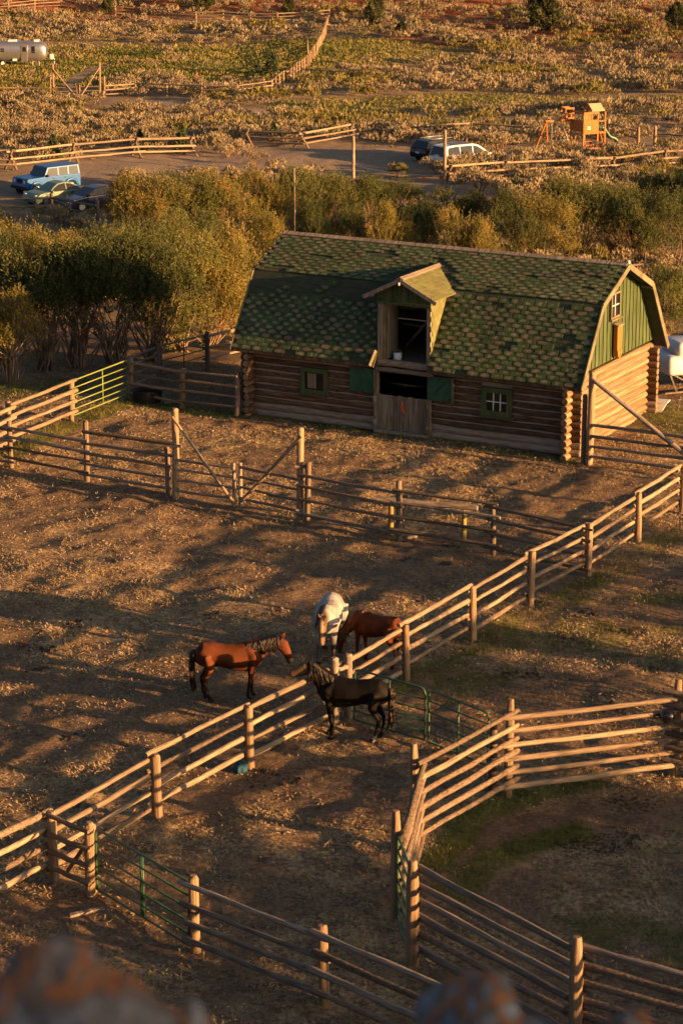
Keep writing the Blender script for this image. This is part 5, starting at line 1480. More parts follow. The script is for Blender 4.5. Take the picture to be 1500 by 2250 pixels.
    ms = tmp.modifiers.new('s', 'SMOOTH'); ms.factor = .5; ms.iterations = 5
    dg = bpy.context.evaluated_depsgraph_get()
    me = bpy.data.meshes.new_from_object(tmp.evaluated_get(dg)); me.name = 'body'
    bpy.data.objects.remove(tmp)
    me.materials.clear(); me.materials.append(M_coat)
    co = np.empty(len(me.vertices)*3, np.float32); me.vertices.foreach_get('co', co); co = co.reshape(-1, 3)
    cols = coat(co, neck, head)
    ca = me.color_attributes.new('coat', 'FLOAT_COLOR', 'POINT'); ca.data.foreach_set('color', np.concatenate([cols, np.ones((len(co), 1))], 1).astype(np.float32).ravel())
    me.polygons.foreach_set('use_smooth', np.ones(len(me.polygons), bool))
    e = empty(name, loc, yaw, label, 'horse'); e.scale = (size, size, size)
    body = link('body', me, e)
    hm = mat('horse_hair', [tuple(c*.5 for c in mane_col), mane_col, tuple(min(1, c*1.5) for c in mane_col)], 9, .6, .3, rnd=0)
    # eyes, nostrils
    k = 1; a = Vector((head[0][0], 0, head[0][1])); b = Vector((head[-1][0], 0, head[-1][1]))
    ep = a.lerp(b, .30); 
    for s in (-1, 1):
        bm = bmesh.new(); bmesh.ops.create_uvsphere(bm, u_segments=10, v_segments=8, radius=.024); mm = bpy.data.meshes.new('eye'); bm.to_mesh(mm); bm.free(); mm.materials.append(M_glass)
        link('eye', mm, e, (ep.x, Y(ep.x)+s*.078, ep.z+.03))
    # mane: locks along the crest, falling to one side
    r = np.random.default_rng(len(label))
    crest = [(.40, 1.43)] + [(x-(.0), z+a_*.92) for x, z, a_, b_ in neck] 
    mm = MB()
    for i in range(95):
        t = r.random()*(len(crest)-1); j = min(int(t), len(crest)-2); f = t-j
        x = crest[j][0]*(1-f)+crest[j+1][0]*f; z = crest[j][1]*(1-f)+crest[j+1][1]*f
        nb_ = neck[min(j, len(neck)-1)]
        ln = r.uniform(.18, .34)*(1 if mane_side else .5)
        y0 = Y(x); s = mane_side
        p0 = Vector((x, y0, z)); p1 = p0+Vector((r.normal(0, .02), s*(nb_[3]*.75+.015), -.04)); p2 = p1+Vector((r.normal(0, .04)-.02, s*.045, -ln*.55)); p3 = p2+Vector((r.normal(0, .03)-.02, s*.01, -ln*.5))
        mm.tube([p0, p1, p2, p3], [(.022, .03), (.018, .04), (.016, .036), (.004, .008)], 5)
    if forelock:
        for i in range(6):
            p0 = Vector((hx, Y(hx)+r.normal(0, .03), hz))+upn*.09
            q_ = p0+d*r.uniform(.12, .24)+upn*.015
            mm.tube([p0, (p0+q_)/2+upn*.02, q_], [(.02, .03), (.015, .025), (.004, .008)], 5)
    mm.build('mane', hm, e, True)
    tl = MB()
    for i in range(20):
        a_ = r.uniform(0, math.tau); q_ = .03
        p0 = Vector((-.86+r.normal(0, .015), r.normal(0, .02), 1.22)); l_ = tail_len*r.uniform(.75, 1.08)
        tl.tube([p0, p0+Vector((-.045+r.normal(0, .01), r.normal(0, .03), -.08)), p0+Vector((-.055+r.normal(0, .022), r.normal(0, .045), -l_*.5)), p0+Vector((-.03+r.normal(0, .03), r.normal(0, .05), -l_))], [.035, .034, .034, .008], 6)
    tl.build('tail', hm, e, True)
    hf = MB()
    for i in range(4):
        s = 1 if i % 2 == 0 else -1
        x = (.525+dx[i]) if i < 2 else (-.63+dx[i]); w = .15*s if i < 2 else .145*s
        hf = MB().tube([(x+.012, w, -.004), (x+.0, w, .045), (x-.012, w, .075)], [(.074, .067), (.064, .058), (.054, .05)], 10)
        hf.build('hoof', M_rubber, e, True)
    return e
def smooth01(v, a, b): return np.clip((v-a)/(b-a), 0, 1)[:, None]
def lerp(a, b, t): return np.array(a)[None, :]*(1-t)+np.array(b)[None, :]*t
def bay(base, dark, muzz=(.02, .012, .008)):
    def f(co, neck, head):
        c = lerp(base, dark, 1-smooth01(co[:, 2], .42, .62))
        leg = 1-smooth01(co[:, 2], .42, .60)
        hd = np.array([head[-1][0], 0, head[-1][1]])
        dm_ = np.linalg.norm(co[:, [0, 2]]-hd[[0, 2]], axis=1)
        near_head = (1-smooth01(dm_, .10, .20))
        c = c*(1-near_head)+np.array(muzz)*near_head
        if head[-1][1] > .3: pass
        return c
    return f
def grey(co, neck, head):
    c = lerp((.10, .085, .075), (.36, .335, .31), smooth01(co[:, 2], .45, .75))
    h0 = np.array([neck[1][0], neck[1][1]])
    fw = smooth01(co[:, 0], .74, .98)
    c = c*(1-fw)+np.array((.13, .085, .05))*fw
    bl = fw[:, 0]*(np.abs(co[:, 1]) < .045)*(co[:, 0] > 1.12)
    c = c*(1-bl[:, None])+np.array((.34, .22, .12))*bl[:, None]
    return c
def black(co, neck, head):
    c = np.tile(np.array((.007, .0055, .0045)), (len(co), 1))
    fw = smooth01(co[:, 0], .94, 1.06)
    c = c*(1-fw)+np.array((.16, .10, .05))*fw
    sock = (1-smooth01(co[:, 2], .10, .17))*(co[:, 0:1] < 0)*(co[:, 1:2] > 0)
    return c*(1-sock)+np.array((.45, .42, .38))*sock
hp = at(509, 1534)
horse('bay horse standing side-on inside the corral, head turned right', hp, R(2), 1.02,
      [(.66, 1.26, .25, .135), (.88, 1.36, .20, .11), (1.06, 1.43, .16, .095)],
      [(1.10, 1.45, .11, .085), (1.20, 1.34, .155, .098), (1.28, 1.20, .12, .085), (1.35, 1.04, .088, .07), (1.385, .94, .08, .066), (1.395, .88, .055, .055)],
      bay((.105, .031, .011), (.02, .012, .008)), (.015, .010, .008), dx=(.0, -.1, .02, .14), mane_side=-1)
hp = at(772, 1624)
horse('black horse with brown face resting its chin on the pole fence', hp, R(166), 1.04,
      [(.64, 1.31, .26, .135), (.78, 1.45, .21, .115), (.88, 1.54, .17, .10)],
      [(.90, 1.57, .115, .09), (1.02, 1.55, .16, .10), (1.15, 1.485, .145, .095), (1.27, 1.43, .115, .082), (1.34, 1.40, .11, .08), (1.40, 1.385, .08, .07)],
      black, (.035, .024, .014), dx=(-.10, .02, .12, .02), mane_side=1, tail_len=.95)
hp = at(722, 1444)
horse('white-grey horse with dark face facing the camera', hp, R(-97), 1.06,
      [(.70, 1.24, .20, .13), (.90, 1.28, .155, .10), (1.04, 1.30, .13, .085)],
      [(1.06, 1.32, .11, .085), (1.15, 1.22, .155, .098), (1.20, 1.05, .12, .085), (1.22, .88, .09, .07), (1.22, .78, .082, .066), (1.22, .72, .055, .052)],
      grey, (.05, .035, .022), dx=(-.04, .05, 0, .05), mane_side=-1).scale.y = 1.22
hp = at(826, 1458)
horse('chestnut horse grazing behind the pole fence with its head down', hp, R(146), .92,
      [(.70, 1.06, .21, .125), (.92, .86, .16, .10), (1.06, .66, .13, .085)],
      [(1.08, .62, .10, .08), (1.14, .50, .135, .09), (1.17, .34, .10, .075), (1.18, .17, .07, .058), (1.18, .09, .06, .052), (1.18, .05, .035, .035)],
      bay((.14, .038, .012), (.11, .034, .012), (.06, .03, .02)), (.16, .07, .025), dx=(.06, -.1, .0, .14), mane_side=1)

# ------------------------------------------------------------------ vehicles
def paint(name, c, rough=.28, metal=.3, spec=.35): return mat(name, [tuple(x*.92 for x in c), c], 3, rough, .0, rnd=0, metal=metal, spec=spec)
def clip_poly(poly, x0, x1):
    def half(pl, s, v):
        out = []
        for i in range(len(pl)):
            a, b = pl[i], pl[(i+1) % len(pl)]
            ia, ib = (a[0]-v)*s >= 0, (b[0]-v)*s >= 0
            if ia: out.append(a)
            if ia != ib:
                t = (v-a[0])/(b[0]-a[0]); out.append((v, a[1]+(b[1]-a[1])*t))
        return out
    return half(half(poly, 1, x0), -1, x1)
def car(name, label, cat, loc, yaw, W, low, gh, belt, wt, pmat, wheels, wr, panes, trim=None, wl=None, ngl=1, nrl=1, lights=None, plate=True):
    """low: closed side outline of the lower body; gh: greenhouse outline front-bottom to rear-bottom"""
    e = empty(name, loc, yaw, label, cat)
    w = W/2; wl = wl or w*.93
    o = MB().prism([Vector((x, 0, z)) for x, z in low], (0, -w, 0), (0, w, 0)).build('body', pmat, e)
    bevel(o, .07, 3)
    zt = max(z for x, z in gh)
    def hw(z): return wl+(wt-wl)*(z-belt)/(zt-belt)
    n = len(gh)
    v = [Vector((x, hw(z), z)) for x, z in gh]+[Vector((x, -hw(z), z)) for x, z in gh]
    f = [tuple(range(n)), tuple(range(2*n-1, n-1, -1))]+[(i, i+n, i+n+1, i+1) for i in range(n-1)]+[(n-1, 2*n-1, n, 0)]
    o = MB().add(v, f).build('cabin', pmat, e); bevel(o, .035, 2)
    cx = sum(p[0] for p in gh)/n; 
    ins = [(cx+(x-cx)*.90, belt+.04+(z-belt)*.80) for x, z in gh]
    for (x0, x1) in panes:
        pl = clip_poly(ins, x0, x1)
        if len(pl) < 3: continue
        for s in (-1, 1):
            q = [Vector((x, s*(hw(z)+.004), z)) for x, z in pl]
            MB().prism(q, (0, -.008, 0), (0, .008, 0)).build('window', M_glass, e)
    def strip(i0, i1, nm):
        a, b = gh[i0], gh[i1]
        t0, t1 = .08, .90
        pts = []
        for t in (t0, t1):
            x = a[0]+(b[0]-a[0])*t; z = a[1]+(b[1]-a[1])*t; pts.append((x, z))
        dx_, dz_ = b[0]-a[0], b[1]-a[1]; L_ = math.hypot(dx_, dz_); nx_, nz_ = -dz_/L_, dx_/L_
        if nz_ < 0: nx_, nz_ = -nx_, -nz_
        v = []
        for (x, z) in pts: v += [Vector((x, hw(z)*.9, z)), Vector((x, -hw(z)*.9, z))]
        nn = Vector((nx_, 0, nz_))
        MB().prism([v[0], v[1], v[3], v[2]], -nn*.006, nn*.008).build(nm, M_glass, e)
    strip(0, ngl, 'windscreen'); strip(n-1, n-1-nrl, 'rear_window')
    rim = paint('wheel_rim', (.45, .45, .46), .35, .8)
    for x in wheels:
        for s in (-1, 1):
            MB().tube([(x, s*(w-.05), wr), (x, s*(w+.006), wr)], wr*1.14, 20).build('wheel_arch', M_rubber, e, True)
            wh = MB().tube([(x, s*(w-.2), wr), (x, s*(w-.17), wr), (x, s*(w-.0), wr), (x, s*(w+.02), wr)], [wr*.9, wr, wr, wr*.9], 20).build('wheel', M_rubber, e, True)
            MB().tube([(x, s*(w+.01), wr), (x, s*(w+.032), wr)], wr*.66, 10).build('rim', rim, wh)
            for k in range(5):
                a = math.tau*k/5; MB().bar((x, s*(w+.036), wr), (x+math.cos(a)*wr*.6, s*(w+.036), wr+math.sin(a)*wr*.6), .05, .012, up=(0, 1, 0)).build('spoke', rim, wh)
    for nm, c, sz_, m in (lights or []):
        for s in (-1, 1): 
            o = MB().box((c[0], s*c[1], c[2]), sz_).build(nm, m, e); bevel(o, .02, 2)
    xm = gh[0][0]-.22
    for s in (-1, 1): 
        o = MB().box((xm, s*(w+.07), belt+.08), (.12, .2, .15)).build('mirror', pmat if trim is None else trim, e); bevel(o, .03, 2)
    if plate: 
        xr = min(p[0] for p in low)
        MB().box((xr-.012, 0, .78), (.03, .42, .13)).build('number_plate', M_white, e)
    for s in (-1, 1):
        for x0, x1 in panes[:2]:
            MB().box(((x0+x1)/2-.1, s*(w+.012), belt-.12), (.16, .03, .03)).build('door_handle', pmat if trim is None else trim, e)
    return e
M_lamp = mat('lamp_lens', [(.55, .55, .52), (.65, .65, .62)], 5, .15, 0, rnd=0, spec=.7)
M_tail = mat('tail_lens', [(.20, .01, .008), (.28, .015, .01)], 5, .2, 0, rnd=0, spec=.6)
p_jeep = paint('blue_paint', (.006, .10, .30), .35, 0); p_beetle = paint('sage_green_paint', (.15, .21, .14), .35, 0)
p_sedan = paint('midnight_blue_paint', (.012, .018, .045), .2, .2); p_suv = paint('black_paint', (.014, .013, .014), .22, .2); p_van = paint('van_white_paint', (.72, .72, .71), .3, 0)
yaw1 = R(219)
jp = at(103, 424)
j = car('off_roader', 'blue boxy off-roader parked behind the green car', 'car', jp, yaw1, 1.85,
    [(-2.15, .42), (2.05, .42), (2.12, .62), (2.05, 1.12), (1.98, 1.20), (.75, 1.25), (-2.15, 1.25)],
    [(.72, 1.22), (.40, 1.84), (-2.08, 1.86), (-2.14, 1.22)], 1.22, .80, p_jeep, (1.35, -1.35), .42,
    [(-.38, .60), (-1.16, -.48), (-2.0, -1.28)], trim=M_rubber, wl=.88,
    lights=[('headlight', (2.08, .58, .98), (.06, .22, .22), M_lamp), ('tail_light', (-2.17, .80, 1.0), (.05, .16, .24), M_tail)])
MB().box((2.16, 0, .58), (.16, 1.7, .18)).build('bumper', M_rubber, j)
for k in range(7): MB().box((2.075, -.3+k*.1, .96), (.03, .045, .34)).build('grille_slot', M_rubber, j)
MB().tube([(-2.17, 0, 1.0), (-2.38, 0, 1.0)], .38, 18).build('spare_wheel', M_rubber, j, True)
for s in (-1, 1):
    for x in (1.35, -1.35): MB().tube([(x+math.cos(t)*.52, s*.98, .42+math.sin(t)*.52) for t in np.linspace(0, math.pi, 9)], [(.05, .1)]*9, 6).build('fender_flare', p_jeep, j, True)
bp_ = at(124, 447)
arc = [(1.05, .88), (.62, 1.22), (.25, 1.42), (-.25, 1.49), (-.75, 1.42), (-1.2, 1.22), (-1.55, .92)]
b = car('compact_car', 'sage green rounded compact parked between the blue and dark cars', 'car', bp_, yaw1, 1.76,
    [(-2.05, .30), (2.0, .28), (2.12, .50), (2.02, .72), (1.75, .88), (1.35, .95), (.95, .97), (-1.5, .97), (-1.85, .86), (-2.1, .62)],
    arc, .90, .56, p_beetle, (1.28, -1.26), .33, [(-.30, 1.0), (-1.4, -.38)], ngl=2, nrl=2,
    lights=[('headlight', (1.90, .60, .72), (.22, .24, .22), M_lamp), ('tail_light', (-2.0, .58, .75), (.10, .2, .2), M_tail)])
for s in (-1, 1):
    for x in (1.28, -1.26): MB().tube([(x+math.cos(t)*.45, s*.84, .33+math.sin(t)*.48) for t in np.linspace(0, math.pi, 9)], [(.07, .12)]*9, 8).build('fender', p_beetle, b, True)
sp_ = at(205, 456)
car('sedan', 'dark blue sedan with a chrome roofline parked nearest the creek', 'car', sp_, yaw1, 1.84,
    [(-2.4, .32), (2.38, .28), (2.46, .48), (2.40, .70), (2.0, .84), (1.05, .96), (-1.7, 1.0), (-2.35, 1.0), (-2.46, .75)],
    [(1.12, .95), (.25, 1.38), (-.35, 1.46), (-1.05, 1.42), (-2.05, 1.02)], .95, .60, p_sedan, (1.45, -1.40), .34, [(-.33, 1.0), (-1.2, -.41), (-1.9, -1.26)], ngl=1, nrl=1, trim=p_sedan,
    lights=[('headlight', (2.28, .66, .68), (.24, .34, .12), M_lamp), ('tail_light', (-2.40, .66, .86), (.08, .40, .12), M_tail)])
yaw2 = R(37)
vp = at(1018, 366)
v = car('minivan', 'white minivan seen from behind, half hidden by sagebrush', 'minivan', vp, yaw2, 1.98,
    [(-2.55, .32), (2.45, .28), (2.55, .50), (2.48, .78), (2.1, .95), (1.55, 1.05), (-2.50, 1.05), (-2.58, .7)],
    [(1.62, 1.03), (.75, 1.62), (.25, 1.74), (-1.6, 1.76), (-2.25, 1.70), (-2.52, 1.04)], 1.02, .74, p_van, (1.55, -1.50), .36, [(.18, 1.4), (-1.0, .10), (-2.2, -1.08)], ngl=1, nrl=1, trim=p_van,
    lights=[('headlight', (2.38, .72, .80), (.24, .34, .14), M_lamp), ('tail_light', (-2.555, .62, 1.06), (.06, .62, .13), M_tail)])
for s in (-1, 1): MB().tube([(.4, s*.66, 1.80), (-1.9, s*.66, 1.81)], .03, 6).build('roof_rail', M_rubber, v, True)
MB().box((-.6, 0, 1.755), (1.9, 1.0, .02)).build('sunroof', M_glass, v)
up_ = at(972, 352)
s_ = car('suv', 'black sport utility car parked left of the white minivan', 'car', up_, yaw2, 1.92,
    [(-2.35, .38), (2.3, .34), (2.42, .56), (2.35, .85), (1.9, 1.02), (1.15, 1.10), (-2.30, 1.10), (-2.40, .75)],
    [(1.22, 1.08), (.50, 1.60), (-.1, 1.70), (-1.5, 1.68), (-1.95, 1.60), (-2.34, 1.10)], 1.07, .68, p_suv, (1.45, -1.42), .37, [(-.05, 1.0), (-1.05, -.13), (-1.9, -1.13)], ngl=1, nrl=1, trim=p_suv,
    lights=[('headlight', (2.28, .70, .82), (.2, .34, .12), M_lamp), ('tail_light', (-2.36, .66, 1.0), (.07, .48, .10), M_tail)])
for s in (-1, 1): MB().tube([(.35, s*.62, 1.74), (-1.7, s*.62, 1.74)], .035, 6).build('roof_rail', M_metal, s_, True)

# silver riveted travel trailer
M_alu = mat('aluminium_skin', [(.40, .39, .37), (.52, .51, .49)], 1.5, .32, .02, rnd=0, metal=.85, stretch=(6, 1, .4))
ap = at(24, 143)
a_ = empty('travel_trailer', ap, R(1), 'silver rounded travel trailer at the upper left edge', 'trailer')
mb = MB(); nseg = 20
st = [(-4.1, .50), (-4.02, .72), (-3.8, .88), (-3.4, .97), (-2.8, 1.0), (0, 1.0), (2.8, 1.0), (3.4, .965), (3.8, .86), (4.05, .68), (4.14, .45)]
for x, k in st:
    ring = []
    for i in range(nseg):
        t = math.tau*i/nseg
        c_, s2 = math.cos(t), math.sin(t)
        yy_ = 1.22*(abs(c_)**.55)*(1 if c_ > 0 else -1); zz_ = 1.12*(abs(s2)**.6)*(1 if s2 > 0 else -1)
        ring.append((x, yy_*(.45+.55*k) if k < 1 else yy_, 1.58+zz_*k))
    mb.v += ring
mb.f = [(i*nseg+k, i*nseg+(k+1) % nseg, (i+1)*nseg+(k+1) % nseg, (i+1)*nseg+k) for i in range(len(st)-1) for k in range(nseg)]+[tuple(range(nseg-1, -1, -1)), tuple((len(st)-1)*nseg+k for k in range(nseg))]
mb.m = [0]*len(mb.f)
mb.build('shell', M_alu, a_, True)
def panel(nm, x, z, w, h, m, y=-1.232, parent=a_, t=.03):
    o = MB().box((x, y, z), (w, t, h)).build(nm, m, parent); bevel(o, .05 if min(w, h) > .2 else .01, 2); return o
panel('window', -.72, 1.80, .42, .40, M_glass); panel('window_frame', -.72, 1.80, .50, .06, M_metal, -1.245)
d_ = panel('door', 1.72, 1.42, .74, 1.85, M_alu, -1.235); panel('window', 1.72, 1.88, .40, .52, M_glass, -1.255, d_)
panel('window', 2.72, 1.92, .42, .60, M_glass, -1.225); panel('window', 2.72, 1.52, .42, .14, M_glass, -1.235)
MB().add([(3.35, -1.18, 1.50), (3.84, -.98, 1.50), (3.80, -.95, 2.02), (3.35, -1.14, 2.06), (3.36, -1.20, 1.50), (3.86, -1.0, 1.50), (3.83, -.97, 2.02), (3.36, -1.165, 2.06)], [(0, 1, 2, 3), (4, 7, 6, 5), (0, 4, 5, 1), (3, 2, 6, 7), (0, 3, 7, 4), (1, 5, 6, 2)]).build('window', M_glass, a_)
MB().add([(3.95, -.9, 1.50), (4.13, -.45, 1.50), (4.08, -.45, 2.02), (3.90, -.88, 2.02), (3.99, -.93, 1.50), (4.17, -.46, 1.50), (4.12, -.46, 2.02), (3.94, -.90, 2.02)], [(0, 1, 2, 3), (4, 7, 6, 5), (0, 4, 5, 1), (3, 2, 6, 7), (0, 3, 7, 4), (1, 5, 6, 2)]).build('window', M_glass, a_)
panel('hatch', .62, .72, .48, .26, M_white); panel('hatch', -2.6, .72, .5, .3, M_white)
for x in (-.75, -1.62):
    wh = MB().tube([(x, -1.02, .34), (x, -1.18, .34)], .34, 18).build('wheel', M_rubber, a_, True); MB().tube([(x, -1.17, .34), (x, -1.2, .34)], .20, 12).build('rim', M_white, wh)
    MB().tube([(x, 1.02, .34), (x, 1.18, .34)], .34, 18).build('wheel', M_rubber, a_, True)
MB().box((-1.2, 0, .52), (2.2, 2.0, .12)).build('chassis', M_rubber, a_); MB().box((2.4, 0, .50), (4.4, .5, .1)).build('chassis', M_rubber, a_)
for x, w_ in ((.3, 1.0), (3.0, .6), (-3.2, .7)):
    o = MB().box((x, 0, 2.75), (w_, .7, .24)).build('roof_unit', M_white, a_); bevel(o, .08, 3)
o = MB().box((4.65, 0, .95), (.42, .6, .62)).build('gas_bottle_cover', M_white, a_); bevel(o, .12, 3)
MB().bar((4.0, 0, .52), (5.15, 0, .50), .2, .1).build('hitch', M_rubber, a_); MB().tube([(4.95, 0, 0), (4.95, 0, .75)], .04, 6).build('jack', M_metal, a_)
for x in (2.6, 3.3, -3.2): MB().tube([(x, -.85, 0), (x, -.85, .5)], .035, 6).build('stabiliser', M_white, a_)

# white gooseneck trailer behind the barn
wp = at(1462, 862)
g = empty('gooseneck_trailer', wp, R(20), 'white gooseneck trailer nose behind the barn\'s right corner', 'trailer')
def rbox(nm, c, s, m, bw, parent, seg=4):
    o = MB().box(c, s).build(nm, m, parent); bevel(o, bw, seg); o.data.polygons.foreach_set('use_smooth', [True]*len(o.data.polygons)); return o
rbox('nose', (.78, 0, 1.12), (2.3, 1.7, .72), M_white, .22, g); rbox('nose_cap', (1.0, 0, 1.66), (1.9, 1.5, .55), M_white, .22, g)
MB().box((.75, -.86, 1.18), (.5, .03, .20)).build('window', M_glass, g)
MB().box((1.0, -.765, 1.62), (.26, .02, .06)).build('marker_light', M_orange, g)
rbox('box', (4.4, 0, 1.45), (5.0, 2.1, 2.1), M_white, .15, g)
MB().box((.62, -.6, .38), (.14, .14, .95)).build('jack_leg', M_white, g)
MB().bar((-.35, -.6, .12), (2.0, -.6, .16), .06, .06).build('tongue', M_dpost, g); MB().bar((-.1, -.5, .76), (.12, -.6, .14), .05, .05).build('strut', M_sill, g); MB().bar((-.05, -.5, .80), (.62, -.6, .42), .05, .05).build('strut', M_sill, g); MB().bar((.3, .4, .80), (.62, -.5, .5), .05, .05).build('strut', M_sill, g)
for x in (3.9, 4.8):
    for s in (-1, 1): MB().tube([(x, s*.85, .36), (x, s*1.08, .36)], .36, 18).build('wheel', M_rubber, g, True)
wb = at(1448, 908)
g = empty('mounting_block', wb, R(-20), 'small white table-like block beside the barn\'s back corner', 'block')
MB().box((0, 0, .38), (.62, .42, .05)).build('top', M_white, g)
MB().prism([Vector((-.26, 0, .35)), Vector((.26, 0, .35)), Vector((.08, 0, 0)), Vector((-.08, 0, 0))], (0, -.12, 0), (0, .12, 0)).build('pedestal', M_white, g)

# picnic table and fire pit in the far meadow
pt = at(345, 178)
g = empty('picnic_table', pt, R(2), 'pale wooden picnic table in the far meadow', 'table')
for k in range(5): MB().box((0, -.30+k*.15, .76), (1.95, .135, .04)).build('plank', M_pole, g)
for s in (-1, 1):
    for k in range(2): MB().box((0, s*(.66+k*.15), .44), (1.95, .13, .04)).build('bench_plank', M_pole, g)
    MB().bar((s*.7, -.75, .40), (s*.7, .75, .40), .06, .09).build('seat_bearer', M_pole, g)
    for q in (-1, 1): MB().bar((s*.7, q*.62, 0), (s*.7, q*.22, .74), .06, .10).build('leg', M_pole, g)
fp = at(432, 178)
g = empty('fire_pit', fp, 0, 'rusty fire pit ring with a flared chimney in the meadow', 'fire pit')
MB().tube([(0, 0, 0), (0, 0, .35)], .38, 14).build('ring', mat('rust', [(.16, .06, .025), (.26, .10, .04)], 5, .9, .2), g, True)
MB().tube([(0, 0, .35), (0, 0, .6), (0, 0, 1.0)], [.30, .16, .13], 12).build('chimney', MATS['rust'], g, True)

# playset
pp_ = at(1285, 327)
g = empty('playset', pp_, R(24), 'orange cedar playset with green wave slide and swing beam', 'playset')
def pst(x, y, z0, z1, w=.10, nm='post'): MB().box((x, y, (z0+z1)/2), (w, w, z1-z0)).build(nm, M_cedar, g)
X0, X1, X2, Y0, Y1 = -.75, .50, 1.15, -1.0, 1.1
for x in (X0, X1, X2):
    for y in (Y0, Y1): pst(x, y, 0, 2.95 if x < X2 else 2.9)
for k in range(11): MB().box((X0+.05+k*.18, (Y0+Y1)/2, 1.36), (.165, Y1-Y0, .04)).build('deck_board', M_cedar, g)
def board(c, s, nm='panel'): MB().box(c, s).build(nm, M_cedar, g)
for k in range(8): board((X0+.10+k*.15, Y0-.055, 1.80), (.145, .03, .92), 'slat')
for k in range(13): board((X0-.055, Y0+.12+k*.155, 1.80), (.03, .15, .92), 'slat')
board(((X0+X2)/2, Y0-.06, 1.30), (X2-X0+.12, .05, .14), 'beam'); board(((X0+X1)/2, Y0-.06, 2.88), (X1-X0+.1, .05, .14), 'beam'); board(((X0+X1)/2, Y0-.062, 2.30), (X1-X0+.1, .05, .08), 'beam')
board(((X1+X2)/2, Y0-.06, 2.22), (X2-X1, .05, .10), 'beam'); board(((X0+X2)/2, Y0-.06, .08), (X2-X0+.1, .05, .12), 'beam')
board(((X0+X1)/2-.28, Y0-.045, 2.58), (.52, .03, .5), 'panel')
MB().box((X0+.42, Y0-.075, 1.72), (.26, .02, .24)).build('badge', M_white, g); MB().box((X0+.42, Y0-.088, 1.72), (.2, .01, .05)).build('badge_print', M_rubber, g)
MB().box((X0+.42, Y0-.0885, 1.70), (.05, .012, .12)).build('badge_print', M_rubber, g)
for x in (X0, X2): board((x-.06 if x < 0 else x+.06, (Y0+Y1)/2, 2.88), (.05, Y1-Y0, .12), 'beam')
M_proof = mat('tan_roof', [(.42, .30, .17), (.52, .38, .22)], 2, .8, .1)
for s in (-1, 1):
    MB().prism([Vector((.25, .15, 3.42)), Vector((1.35, .15, 3.42)), Vector((1.35, .15+s*.72, 2.92)), Vector((.25, .15+s*.72, 2.92))], (0, 0, 0), (0, 0, .05)).build('roof', M_proof, g)
MB().prism([Vector((0, -.5, 2.94)), Vector((0, .8, 2.94)), Vector((0, .15, 3.40))], (.34, 0, 0), (.38, 0, 0)).build('gable', M_cedar, g)
for y in (-.5, .8): 
    for x in (.42, 1.2): pst(x, y, 2.85, 2.96, .08, 'roof_post')
# crow's nest at the back left
for x in (-1.55, -.85):
    for y in (.55, 1.25): pst(x, y, 2.1, 3.15, .07, 'post')
for z in (2.35, 2.75, 3.12):
    board((-1.2, .50, z), (.8, .03, .12), 'rail'); board((-1.2, 1.28, z), (.8, .03, .12), 'rail'); board((-1.6, .9, z), (.03, .8, .12), 'rail')
for k in range(5): board((-1.5+k*.15, .9, 2.12), (.14, .8, .04), 'deck_board')
# swing beam and A frame
MB().bar((-.75, 1.0, 2.15), (-3.1, 1.0, 2.15), .1, .14).build('swing_beam', M_cedar, g)
for s in (-1, 1): MB().bar((-3.0, 1.0, 2.2), (-3.35, 1.0+s*1.0, 0), .1, .1).build('a_frame_leg', M_cedar, g)
MB().bar((-3.2, .45, 1.0), (-3.2, 1.55, 1.0), .06, .09).build('a_frame_brace', M_cedar, g)
for x in (-1.5, -2.3):
    for q in (-.2, .2): MB().tube([(x+q, 1.0, 2.1), (x+q, 1.0, .62)], .012, 5).build('chain', M_metal, g)
    MB().box((x, 1.0, .60), (.46, .18, .04)).build('swing_seat', M_slide, g)
# climbing ramp, ladder, table under the deck
MB().bar((.55, Y0+.1, 1.32), (1.05, Y0+.3, .05), .55, .05).build('ramp', M_cedar, g)
for s in (-.22, .22): MB().bar((-.95, -.4+s, 1.35), (-1.25, -.4+s, 0), .05, .09).build('ladder_rail', M_cedar, g)
for k in range(4): MB().bar((-1.0-.07*k, -.6, 1.1-.3*k), (-1.0-.07*k, -.2, 1.1-.3*k), .08, .04).build('rung', M_cedar, g)
MB().box((-.1, -.5, .62), (.9, .45, .04)).build('table_top', M_cedar, g); MB().box((-.1, -.95, .36), (.9, .2, .04)).build('bench', M_cedar, g)
for x in (-.4, .2): MB().box((x, -.5, .3), (.06, .4, .6)).build('table_leg', M_cedar, g)
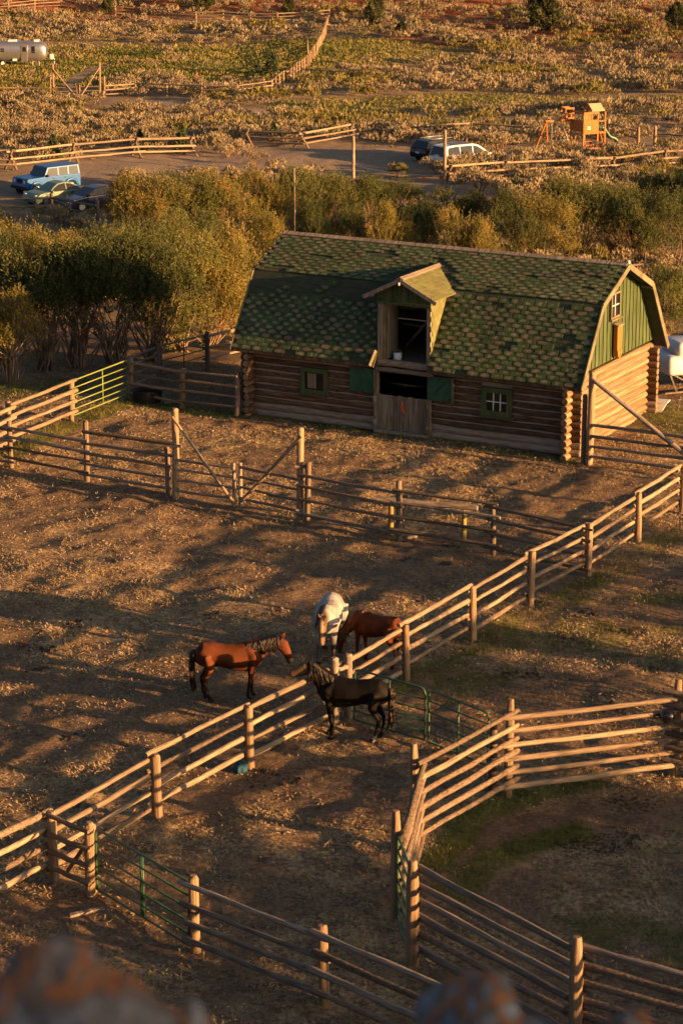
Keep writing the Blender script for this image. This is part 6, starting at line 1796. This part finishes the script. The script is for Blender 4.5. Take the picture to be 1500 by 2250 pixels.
# wave slide
mb = MB(); prof = []
for i in range(15):
    t = i/14; prof.append((1.2+1.75*t, 1.42*(1-t)+.12+.10*math.sin(t*math.pi*3.2)))
ring_n = 7
for (x, z) in prof:
    mb.v += [(x, -.15+y, z+dz) for y, dz in ((-.26, .18), (-.24, .0), (-.12, -.03), (0, -.04), (.12, -.03), (.24, 0), (.26, .18))]
mb.f = [(i*ring_n+k, i*ring_n+k+1, (i+1)*ring_n+k+1, (i+1)*ring_n+k) for i in range(14) for k in range(ring_n-1)]; mb.m = [0]*len(mb.f)
sl_o = mb.build('slide', M_slide, g, True); sd = sl_o.modifiers.new('s', 'SOLIDIFY'); sd.thickness = .05

# ------------------------------------------------------------------ the lookout: lichen-covered rocks in front of the lens
def rock(label, loc, s, seed, sub=4):
    bm = bmesh.new(); bmesh.ops.create_icosphere(bm, subdivisions=sub, radius=1)
    r_ = random.Random(seed); ax = [Vector((r_.uniform(-1, 1), r_.uniform(-1, 1), r_.uniform(-.6, 1))).normalized() for _ in range(9)]
    for v in bm.verts:
        for a in ax:
            dd = v.co.dot(a)
            if dd > .7: v.co -= a*(dd-.7)*.8
        q = v.co.copy()
        v.co += v.co.normalized()*(float(fbm(np.array([q.x*2.2+seed]), np.array([q.y*2.2+q.z*1.7]), 5, 4)[0])-.5)*.75
        v.co.x *= s[0]; v.co.y *= s[1]; v.co.z *= s[2]
    me = bpy.data.meshes.new('boulder'); bm.to_mesh(me); bm.free(); me.materials.append(M_rock); me.polygons.foreach_set('use_smooth', [True]*len(me.polygons))
    return tag(link('boulder', me, None, loc), label, 'boulder')
rock('blurred dark lichen boulder filling the lower left corner', (-.47, 3.7, 19.28), (.26, .22, .30), 2)
rock('blurred low boulder leaning against the lower left one', (-.24, 3.8, 19.16), (.15, .18, .26), 14)
rock('blurred orange-lichened boulder at the bottom edge right of centre', (.33, 5.2, 18.58), (.19, .22, .25), 4)
rock('blurred grey boulder at the bottom right corner', (.62, 5.0, 18.58), (.22, .2, .25), 6)
rock('low blurred boulder between the two bottom rocks', (.10, 5.1, 18.40), (.22, .2, .24), 8)
rock('large unseen boulder added out of frame to shade the lookout rocks', (9.2, -.6, 19.4), (1.4, 2.6, 2.9), 10, 3)  # unseen blocker, added to keep the sun off the rocks above
